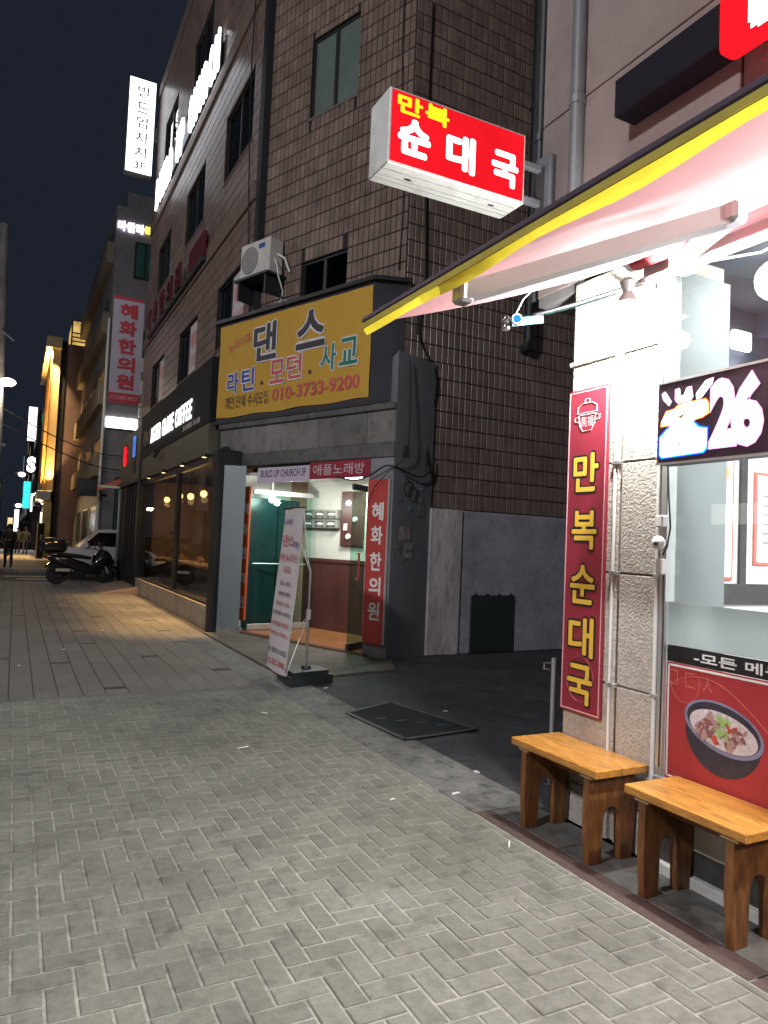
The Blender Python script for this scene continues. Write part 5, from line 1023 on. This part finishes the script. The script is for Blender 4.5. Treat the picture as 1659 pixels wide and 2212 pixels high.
lampin(b3, 'uplight', 'SPOT', (1.55, 45.55, 3.9), 1500, (1, .62, .22), aim=(1.58, 46.1, 8), size=.05, spot=1.1, blend=.8)
lampin(b3, 'front_uplight', 'AREA', (.9, 49, 3.95), 900, (1, .62, .22), aim=(1.35, 49, 9), size=6, sizey=.1).data.spread = math.radians(60); lampin(b3, 'top_downlight', 'AREA', (1.2, 45.6, 11.9), 500, (1, .66, .28), aim=(1.5, 46.2, 6), size=.5, sizey=.1).data.spread = math.radians(60); lampin(b3, 'canopy_light', 'AREA', (.6, 48, 3.2), 260, (1, .66, .30), aim=(.2, 46, 0), size=5, sizey=.3)
rt = thing('roof_glasshouse', 'amber lit glazed rooftop room on the brown building', 'roof room', (3.0, 47, 12.6)); g = MB(); g.box(2.35, 4.2, 46.6, 50, 12.6, 14.1); obj('glazing', g, emit('amber_room', (1, .62, .2), .65, .5, 1.2), rt); g = MB()
for x in (2.3, 3.25, 4.15): g.box(x, x+.08, 46.5, 46.6, 12.6, 14.15)
for z in (12.6, 12.85, 13.1, 13.35, 14.1): g.box(2.3, 4.25, 46.49, 46.59, z, z+.06)
obj('glazing_bar', g, M_dkm, rt)
# further blocks down the street
for k, (x0, y0, y1, h, c) in enumerate(((1.2, 63, 84, 11, (.10, .09, .10)), (1.0, 86, 120, 14, (.08, .08, .09)), (.9, 122, 190, 12, (.07, .07, .08)))):
    b_ = thing('far_building', ('dim grey block just past the brown building', 'dim dark block further down the street', 'last dim block closing the street in the distance')[k], 'building', (x0, y0, 0), 'distant blocks'); g = MB(); g.box(x0, 14, y0, y1, 0, h); obj('wall', g, mat('far_wall%d' % k, c, .8, .2, .6), b_)
    for q in range(4):
        for z in range(2, int(h)-1, 3): g = MB(); yy = y0+2+q*(y1-y0-3)/4; g.box(x0-.03, x0, yy, yy+2, z+1.2, z+2.6); obj('window', g, emit('far_win%d' % ((q+z+k) % 3), ((1, .75, .4), (.6, .75, 1), (.2, .2, .25))[(q+z+k) % 3], (.25, .2, .1)[(q+z+k) % 3]), b_)
def farsign(lb_, u0, u1, v0, v1, Y, m, name='far_sign', t=.15, wall=True):
    a, b = pY(u0, v1, Y), pY(u1, v0, Y); g = MB(); g.box(min(a.x, b.x), max(a.x, b.x), Y, Y+t, a.z, b.z, .02); r_ = thing(name, lb_, 'sign', ((a.x+b.x)/2, Y, a.z)); obj('case', g, M_black, r_)
    g = MB(); g.box(min(a.x, b.x)+.02, max(a.x, b.x)-.02, Y-.012, Y-.002, a.z+.02, b.z-.02); obj('face', g, m, r_)
    g = MB(); g.box(max(a.x, b.x), max(a.x, b.x)+1.2, Y+.05, Y+.1, (a.z+b.z)/2-.05, (a.z+b.z)/2+.05); obj('arm', g, M_dkm, r_)
    return r_, a, b
E_fw = emit('far_white', (.95, .97, 1), 3); E_cy = emit('far_cyan', (.05, .75, .72), 1.3, .4, 1.2)
farsign('tall white glowing sign with a violet foot left of the orange front', 58, 82, 880, 952, 62, E_fw)
r_, a, b = farsign('cyan glowing sign low above the far pavement', 47, 68, 1040, 1098, 60, E_cy); r_, a, b = farsign('narrow white glowing sign at head height far down the street', 28, 42, 1100, 1152, 64, E_fw)
r_, a, b = farsign('black square sign with white glowing blobs and a heart by the yellow wall', 74, 100, 1060, 1092, 52, M_black); text(r_, '♥', ((a.x+b.x)/2+.15, 51.98, (a.z+b.z)/2-.28), (0, -1, 0), .35, .3, E_fw, .02); g = MB(); g.ball(((a.x+b.x)/2-.2, 51.97, (a.z+b.z)/2+.2), .22, 10, 6, (1, .05, .7)); g.ball(((a.x+b.x)/2+.12, 51.97, (a.z+b.z)/2+.12), .25, 10, 6, (1, .05, .8)); obj('glow_shape', g, E_fw, r_)
r_, a, b = farsign('black sign with a white curled letter below the tall white sign', 55, 80, 985, 1022, 61, M_black); text(r_, 'S', ((a.x+b.x)/2, 60.98, (a.z+b.z)/2), (0, -1, 0), .6, 1.2, E_fw, .06)
farsign('slim pale blue strip sign beside the far shops', 49, 53, 985, 1035, 63, emit('far_paleblue', (.5, .68, .9), .9)); farsign('white strip sign under the black square sign', 64, 72, 1066, 1105, 58, E_fw); farsign('small yellow and white sign on the yellow wall', 93, 106, 1043, 1066, 50, emit('far_yellow', (1, .85, .25), 1.6, .4, 2))
farsign('blue and white banner on the orange front', 94, 98, 850, 890, 54, emit('far_blue', (.5, .7, 1), 1.0, .6, 2)); farsign('small green lit sign left of the orange front', 90, 96, 893, 915, 57, emit('far_green', (.1, .6, .2), .8)); farsign('amber glowing window sign far down the left of the street', 15, 28, 1118, 1138, 75, emit('far_amber', (1, .66, .35), 1.2, .4, 1)); farsign('bright white shop panel on the far right pavement edge', 85, 95, 1106, 1130, 51, emit('far_cream', (1, .86, .68), 2))
lp = pY(70, 1140, 56); lampin(b3, 'shopfront_glow', 'AREA', (.9, 62, 2.2), 300, (1, .97, .92), aim=(-1.5, 58, 0), size=8, sizey=2)
sb = thing('standing_board', 'tall dark standing menu board on the far pavement', 'board', (1.3, 44, 0)); a, b = pY(77, 1200, 44), pY(97, 1130, 44); g = MB(); g.box(a.x, b.x, 44, 44.25, -.02, b.z, .02); obj('panel', g, M_blk, sb); g = MB(); g.box(a.x-.02, a.x+.04, 43.99, 44.26, -.02, b.z+.02); obj('edge', g, mat('pine_edge', (.5, .33, .16), .6), sb); g = MB(); g.box(a.x+.15, b.x-.1, 43.985, 43.999, .9, 1.3); obj('print', g, mat('dim_gold', (.25, .19, .1), .6, .5, 8), sb)
# ------------------------------------------------------------------ utility pole with lamp, distant lamps, wires
up = thing('utility_pole', 'thick utility pole at the left edge with crossbars and boxes', 'pole', (-.72, 30.5, 0)); g = MB(); g.tube([(-.72, 30.5, -.14), (-1.02, 30.5, 13)], .24, 14, .15); obj('pole', g, mat('pole_concrete', (.20, .19, .175), .8, .25, 2, stain=.3), up, True)
g = MB(); g.tube([(-1.2, 30.4, 9.2), (-.45, 30.3, 8.6)], .04, 6); obj('brace', g, M_pipe, up); g = MB(); g.box(-1.0, -.5, 30.2, 30.3, 4.6, 4.7); obj('crossbar', g, M_pipe, up); g = MB(); g.box(-1.1, -.55, 30.1, 30.4, 2.6, 3.2, .03); obj('box', g, M_pipe, up)
M_sl = emit('added_lamp_face', (1, .86, .78), 22)
def added_streetlamp(x, y, z, lb_, e, head=True, arm=.9):
    s_ = thing('added_street_lamp', lb_, 'street lamp', (x, y, 0), 'added street lamps outside the view'); g = MB(); g.tube([(x, y, -.14), (x, y, z+.3)], .08, 10, .05); obj('post', g, M_pipe, s_, True)
    g = MB(); g.tube([(x, y, z+.2), (x+arm, y, z+.12)], .03, 8); g.box(x+arm-.25, x+arm+.3, y-.13, y+.13, z+.05, z+.15, .03); obj('head', g, M_pipe, s_); g = MB(); g.box(x+arm-.2, x+arm+.25, y-.1, y+.1, z+.02, z+.052); obj('lens', g, M_sl, s_)
    lampin(s_, 'added_street_light', 'POINT', (x+arm, y, z-.5), e, (.96, .97, 1), size=.4)
LP = pY(16, 826, 30.2)
pl_ = thing('pole_lamp', 'glowing lamp on the utility pole at the left edge', 'street lamp', (LP.x, 30.2, LP.z)); g = MB(); g.ball((LP.x, 30.15, LP.z), .22, 14, 8, (1.3, 1, .7)); obj('globe', g, emit('pole_lamp_glow', (1, .84, .68), 14), pl_, True); g = MB(); g.tube([(-.85, 30.4, LP.z+.2), (LP.x, 30.2, LP.z+.15)], .03, 6); obj('arm', g, M_pipe, pl_); lampin(pl_, 'pole_light', 'POINT', (LP.x, 29.8, LP.z-.35), 160, (1, .82, .66), size=.2)
for k, (u, v, Y) in enumerate(((47, 1025, 75), (40, 1092, 115))):
    q = pY(u, v, Y); s_ = thing('far_street_lamp', ('nearer', 'farther')[k]+' of two pinkish street lamps glowing far down the road', 'street lamp', (q.x-1.5, Y, 0), 'distant street lamps'); g = MB(); g.ball(q, .30 if k == 0 else .4, 10, 8, (1, 1, .7)); obj('globe', g, emit('pink_lamp', (1, .72, .66), 10), s_, True); g = MB(); g.tube([(q.x-1.6, Y, -.1), (q.x-1.5, Y, q.z-.5), (q.x-1.2, Y, q.z), (q.x, Y, q.z+.25)], .07, 6); obj('post', g, M_pipe, s_)
added_streetlamp(-9.9, .0, 9.8, 'unseen street lamp added at the far kerb opposite the viewer', 4600, arm=1.6); added_streetlamp(-9.9, 19, 9.8, 'unseen street lamp added at the far kerb opposite the coffee shop', 700, arm=1.6)  # unseen lamps, added to give the fronts and pavement their general light
cable('upper overhead wire crossing in front of the grey tower', [(-1.0, 30.5, 6.2), (1.2, 30.8, 5.2), (3.0, 31.4, 4.75), (5, 31.9, 4.9)], .022); cable('lower overhead wire crossing in front of the grey tower', [(-1.0, 30.5, 5.6), (1.2, 30.8, 4.7), (3.0, 31.4, 4.2), (5, 31.9, 4.2)], .022)
# ------------------------------------------------------------------ white pickup parked across the side road
M_car = mat('car_white', (.50, .46, .45), .3, .04, 1, coat=.5); M_tint = mat('tinted_glass', (.008, .008, .012), .06, 0); M_tyre = mat('tyre', (.015, .015, .016), .8)
cr = thing('parked_pickup', 'white high-sided vehicle with dark windows parked behind the motorcycle', 'car', (3.8, 28.6, -.13)); zb = -.13
prof = [(1.35, .45), (1.30, .75), (1.42, 1.02), (1.75, 1.10), (2.05, 1.14), (2.62, 1.72), (2.85, 1.80), (4.3, 1.82), (6.3, 1.80), (6.45, 1.2), (6.45, .5), (5.95, .42), (5.2, .40), (2.6, .40), (1.9, .42)]
g = MB(); ny = 6; V = []; W2 = .92; YC = 28.6
for i, fy in enumerate((-1, -.93, -.6, .6, .93, 1)):
    for (x, z) in prof:
        tuck = max(0, (z-1.15))*.28; zz = z-.03*(abs(fy) > .95); V.append((x+(.03 if abs(fy) > .95 and x < 2 else 0), YC+fy*(W2-tuck), zb+zz))
n_ = len(prof); g.add(V, [list(range(n_))[::-1], list(range(5*n_, 6*n_))]+[(i*n_+k, i*n_+(k+1) % n_, (i+1)*n_+(k+1) % n_, (i+1)*n_+k) for i in range(5) for k in range(n_)]); 
bm_ = obj('body', g, M_car, cr)
bmx = bmesh.new(); bmx.from_mesh(bm_.data); bmesh.ops.recalc_face_normals(bmx, faces=bmx.faces); bmx.to_mesh(bm_.data); bmx.free()
def sidew(pts, nm):
    g = MB(); P = [(x, YC-(W2-max(0, z-1.15)*.28)-.004, zb+z) for x, z in pts]; g.prism(P, (0, .01, 0)); return obj(nm, g, M_tint, cr)
sidew([(2.18, 1.2), (2.68, 1.68), (3.55, 1.70), (3.5, 1.2)], 'front_window'); sidew([(3.70, 1.2), (3.76, 1.70), (5.0, 1.70), (5.0, 1.2)], 'rear_window')
for x in (2.05, 5.35):
    g = MB(); g.lathe([(.0, -.11), (.26, -.11), (.36, -.08), (.37, .08), (.26, .11), (0, .11)], (x, YC-.82, zb+.37), (0, 1, 0), 22); w_ = obj('wheel', g, M_tyre, cr, True); g = MB(); g.lathe([(0, -.03), (.2, -.02), (.23, 0)], (x, YC-.93, zb+.37), (0, 1, 0), 16); obj('rim', g, M_alu, w_)
g = MB(); g.box(2.2, 2.36, YC-1.12, YC-.92, zb+1.12, zb+1.30, .03); obj('mirror', g, M_car, cr); g = MB(); g.box(3.25, 3.45, YC-.945, YC-.925, zb+1.03, zb+1.07, .006); obj('handle', g, M_black, cr); g = MB(); g.box(1.31, 1.5, YC-.9, YC-.6, zb+.78, zb+.96, .03); obj('headlight', g, M_alu, cr)
for k in range(3): g = MB(); g.box(3.5+.2*k, 3.62+.2*k, YC-.70, YC-.62, zb+1.83, zb+1.87, .01); obj('roof_marker', g, emit('marker', (1, .9, .8), 1.2), cr)
g = MB(); g.box(1.6, 6.3, YC-.88, YC+.88, zb+.22, zb+.41); obj('underbody', g, M_black, cr)
# ------------------------------------------------------------------ motorcycle
mc = thing('motorcycle', 'large black scooter with a glossy top box parked beside the pavement edge', 'motorcycle', (2.15, 23.4, 0)); M_gl = mat('gloss_black', (.012, .012, .013), .16, .1, 3, coat=.6); M_ybx = mat('top_box_black', (.02, .02, .018), .12, .2, 3, coat=1)
Fm = frame(Vector((1.86, 23.3, 0)), Vector((.97, .24, 0)).normalized(), Vector((-.24, .97, 0)).normalized())
def mw_(x): 
    g = MB(Fm); g.lathe([(.20, -.07), (.27, -.075), (.305, -.04), (.315, 0), (.305, .04), (.27, .075), (.20, .07)], (x, 0, .315), (0, 1, 0), 24); w_ = obj('wheel', g, M_tyre, mc, True); g = MB(Fm); g.lathe([(0, -.05), (.06, -.06), (.19, -.03), (.205, 0), (.19, .03), (0, .05)], (x, 0, .315), (0, 1, 0), 18); obj('rim', g, M_dkm, w_, True); g = MB(Fm); g.lathe([(.07, -.085), (.13, -.085), (.13, -.08)], (x, 0, .315), (0, 1, 0), 18); obj('brake_disc', g, M_dkm, w_)
mw_(-.72); mw_(.72)
def loft(secs, nm, m):               # sections: (x, zc, half width, half height)
    g = MB(Fm); V = []; n = 12
    for x, zc, hw, hh in secs:
        for k in range(n): t_ = 2*math.pi*k/n; cx_, sx_ = math.cos(t_), math.sin(t_); V.append((x, hw*math.copysign(abs(cx_)**.7, cx_), zc+hh*math.copysign(abs(sx_)**.7, sx_)))
    m_ = len(secs); g.add(V, [(i*n+k, i*n+(k+1) % n, (i+1)*n+(k+1) % n, (i+1)*n+k) for i in range(m_-1) for k in range(n)]+[list(range(n))[::-1], list(range((m_-1)*n, m_*n))]); return obj(nm, g, m, mc, True)
loft([(-1.02, .78, .06, .05), (-.85, .74, .15, .12), (-.5, .66, .19, .17), (-.1, .52, .20, .18), (.25, .42, .20, .16), (.45, .50, .17, .22)], 'body', M_gl); loft([(-.72, .86, .13, .04), (-.5, .86, .19, .06), (-.1, .82, .19, .07), (.2, .78, .14, .05)], 'seat', M_black)
loft([(.32, .62, .17, .28), (.5, .72, .22, .30), (.66, .78, .20, .26), (.80, .74, .12, .16), (.92, .66, .05, .06)], 'front_fairing', M_gl); loft([(.42, .42, .05, .05), (.72, .62, .11, .035), (.98, .5, .09, .03), (1.05, .4, .05, .02)], 'front_fender', M_gl); loft([(-1.06, .50, .04, .03), (-.9, .62, .1, .035), (-.6, .64, .1, .03)], 'rear_fender', M_gl)
loft([(-1.20, 1.13, .18, .14), (-1.16, 1.13, .26, .20), (-.90, 1.14, .28, .22), (-.58, 1.13, .26, .20), (-.52, 1.12, .18, .14)], 'top_box', M_ybx); g = MB(Fm); g.box(-1.05, -.5, -.14, .14, .88, .925, .01); obj('box_rack', g, M_dkm, mc)
g = MB(Fm); g.prism([(.55, -.17, 1.0), (.55, .17, 1.0), (.36, .14, 1.36), (.36, -.14, 1.36)], (.006, 0, .004)); obj('windscreen', g, glass('screen', (.5, .52, .55), 1.5), mc)
g = MB(Fm); g.tube([(.38, -.36, 1.03), (.42, -.2, 1.06), (.44, 0, 1.0), (.42, .2, 1.06), (.38, .36, 1.03)], .018, 8); hb = obj('handlebar', g, M_dkm, mc, True)
for s_ in (-1, 1): g = MB(Fm); g.tube([(.42, .25*s_, 1.05), (.46, .33*s_, 1.2)], .008, 6); g.ball((.45, .36*s_, 1.24), .06, 10, 6, (.3, 1.2, .8)); obj('mirror', g, M_gl, hb, True)
g = MB(Fm); g.tube([(-.05, -.2, .32), (-.45, -.22, .36), (-.95, -.24, .46)], .05, 10, .065); ex = obj('exhaust', g, M_dkm, mc, True); g = MB(Fm); g.box(-.85, -.45, -.315, -.295, .38, .47, .01); obj('heat_shield', g, M_alu, ex)
g = MB(Fm); g.tube([(.52, -.08, .95), (.72, -.085, .32)], .022, 8); g.tube([(.52, .08, .95), (.72, .085, .32)], .022, 8); obj('fork', g, M_alu, mc, True); g = MB(Fm); g.ball((.86, 0, .78), .07, 10, 6, (.6, 1.6, .8)); obj('headlight', g, M_alu, mc, True); g = MB(Fm); g.box(-1.07, -1.03, -.1, .1, .74, .80, .01); obj('tail_light', g, mat('tail_red', (.3, .01, .01), .3), mc); g = MB(Fm); g.tube([(-.05, -.12, .25), (-.12, -.26, .0)], .012, 6); obj('kickstand', g, M_dkm, mc)
g = MB(); g.prism([(2.72, 23.95, 0), (2.92, 23.95, 0), (2.9, 23.95, .62), (2.80, 23.95, .72), (2.74, 23.95, .55)], (0, .3, 0)); setp(obj('refuse_bag', g, mat('bag_white', (.45, .44, .34), .6, .2, 9, .4, 20), origin=(2.82, 24.1, 0)), 'pale knotted refuse bag between the scooter and the shop post', 'bag')
# ------------------------------------------------------------------ people
def person(lb_, x, y, z, yaw, h, top, legs, skin=(.35, .22, .17), hair=(.015, .012, .012), stride=.0, front=False, lean=0):
    k = h/1.72; J = {'pel': (0, 0, .92), 'wai': (0, 0, 1.06), 'che': (0, .01+lean, 1.28), 'nek': (0, .01+lean, 1.46), 'hd': (0, .03+lean, 1.56), 'hd2': (0, .035+lean, 1.66), 'sl': (-.19, lean, 1.40), 'sr': (.19, lean, 1.40)}
    for s_, n in ((-1, 'l'), (1, 'r')):
        st_ = stride*s_; J['h'+n] = (.10*s_, 0, .88); J['k'+n] = (.11*s_, st_*.5+.02, .48); J['a'+n] = (.11*s_, st_-.02, .08); J['f'+n] = (.12*s_, st_+.13, .035)
        if front: J['e'+n] = (.27*s_, .02+lean, 1.14); J['w'+n] = (.10*s_, .24+lean, 1.10); J['p'+n] = (.04*s_, .29+lean, 1.12)
        else: J['e'+n] = (.26*s_, -.02-st_*.3+lean, 1.13); J['w'+n] = (.26*s_, .06-st_*.5+lean, .90); J['p'+n] = (.25*s_, .09-st_*.55+lean, .80)
    Rr = dict(pel=.145, wai=.135, che=.155, nek=.06, hd=.085, hd2=.08, sl=.085, sr=.085)
    for n in 'lr': Rr.update({'h'+n: .105, 'k'+n: .068, 'a'+n: .05, 'f'+n: .045, 'e'+n: .06, 'w'+n: .045, 'p'+n: .042})
    E_ = [('pel', 'wai'), ('wai', 'che'), ('che', 'nek'), ('nek', 'hd'), ('hd', 'hd2'), ('che', 'sl'), ('che', 'sr')]+[e for n in 'lr' for e in (('pel', 'h'+n), ('h'+n, 'k'+n), ('k'+n, 'a'+n), ('a'+n, 'f'+n), ('s'+n, 'e'+n), ('e'+n, 'w'+n), ('w'+n, 'p'+n))]
    names = list(J); me = bpy.data.meshes.new('p'); me.from_pydata([Vector(J[n])*k for n in names], [(names.index(a), names.index(b)) for a, b in E_], []); o = bpy.data.objects.new('p', me)
    sk = o.modifiers.new('s', 'SKIN'); sk.use_smooth_shade = True; ss = o.modifiers.new('u', 'SUBSURF'); ss.levels = 1; ss.render_levels = 1
    for i, n in enumerate(names): v = me.skin_vertices[0].data[i]; v.radius = (Rr[n]*k,)*2; v.use_root = n == 'pel'
    m2 = bake(o); bpy.data.objects.remove(o); m2.name = 'person'
    ms_ = [mat(lb_+'_top', top, .8, .2, 8), mat(lb_+'_legs', legs, .8, .2, 8), mat('skin%s' % skin[0], skin, .55), mat('shoe', (.02, .02, .02), .5)]
    m2.materials.clear(); [m2.materials.append(m_) for m_ in ms_]
    for p in m2.polygons:
        c = p.center/k; hand = abs(c.x) > .2 and c.z < .88 or (front and c.y > .25+lean and c.z > 1)
        p.material_index = 3 if c.z < .09 else (2 if c.z > 1.47 or hand else (1 if c.z < .86 else 0)); p.use_smooth = True
    r_ = thing('person', lb_, 'person', (x, y, z)); r_.rotation_euler = (0, 0, yaw); b_ = bpy.data.objects.new('body', m2); COL.objects.link(b_); b_.parent = r_
    def part(nm, mb, m_): 
        me_ = bpy.data.meshes.new(nm); me_.from_pydata([v*k for v in mb.v], [], mb.f); me_.materials.append(m_); o_ = bpy.data.objects.new(nm, me_); COL.objects.link(o_); o_.parent = r_; [setattr(p, 'use_smooth', True) for p in me_.polygons]
    g = MB(); g.ball((0, .02+lean, 1.655), .108, 14, 8, (1, 1.08, 1)); part('hair', g, mat('hair', hair, .6))
    g = MB(); g.ball((0, .135+lean, 1.60), .018, 6, 5); part('nose', g, ms_[2]); g = MB(); g.ball((-.035, .115+lean, 1.625), .01, 6, 4); g.ball((.035, .115+lean, 1.625), .01, 6, 4); part('eyes', g, mat('shoe', 0))
    return r_
mp_ = pY(18, 1225, 33); person('person in dark padded coat standing at the left edge with hands raised to the chest', -.18, 33, -.02, math.pi*.93, 1.74, (.02, .018, .018), (.012, .012, .016), front=True)
person('person in a dark jacket walking far down the lit pavement', .62, 50, -.02, .1, 1.7, (.02, .022, .03), (.03, .035, .06), stride=.16); person('person in a grey jacket walking beside the dark jacketed one', .20, 52, -.02, 3.0, 1.68, (.12, .12, .13), (.03, .03, .04), stride=-.14); person('person in black far off behind the standing one', -.35, 46, -.02, .2, 1.72, (.02, .02, .03), (.05, .06, .09), stride=.1)
# ------------------------------------------------------------------ opposite side of the road, seen only in the glass
ob = thing('opposite_building', 'dim block across the road, mirrored in the shop windows', 'building', (-13, 20, 0)); g = MB(); g.box(-16, -13, 4, 40, -.14, 12); obj('wall', g, mat('opposite_wall', (.14, .10, .08), .8, .2, 1), ob)
for k in range(8): g = MB(); g.box(-13.02, -12.99, 6+k*4, 8.6+k*4, 4.5, 6.2); obj('window', g, emit('opp_win%d' % (k % 3), ((1, .7, .35), (.7, .85, 1), (.8, .9, .6))[k % 3], (.6, .35, .15)[k % 3]), ob)
for lb_, y0, y1, z0, z1, m_ in (('red glowing sign across the road', 9.5, 10.3, 1.6, 4.2, emit('opp_red', (1, .04, .06), 3)), ('white glowing sign across the road', 13.2, 15.0, 2.6, 3.2, emit('opp_white', (1, .95, .9), 3)), ('amber shop window across the road', 17.5, 21, .6, 2.4, emit('opp_amber', (1, .6, .25), 1.2, .5, 1.5)), ('pale shop window across the road', 5, 8.5, .6, 2.4, emit('opp_pale', (.9, .95, 1), 1.0, .5, 1.5))):
    g = MB(); g.box(-12.98, -12.8, y0, y1, z0, z1, .02); setp(obj('opposite_sign', g, m_, origin=(-12.9, y0, z0)), lb_, 'sign')

bpy.data.scenes.remove(TMP)
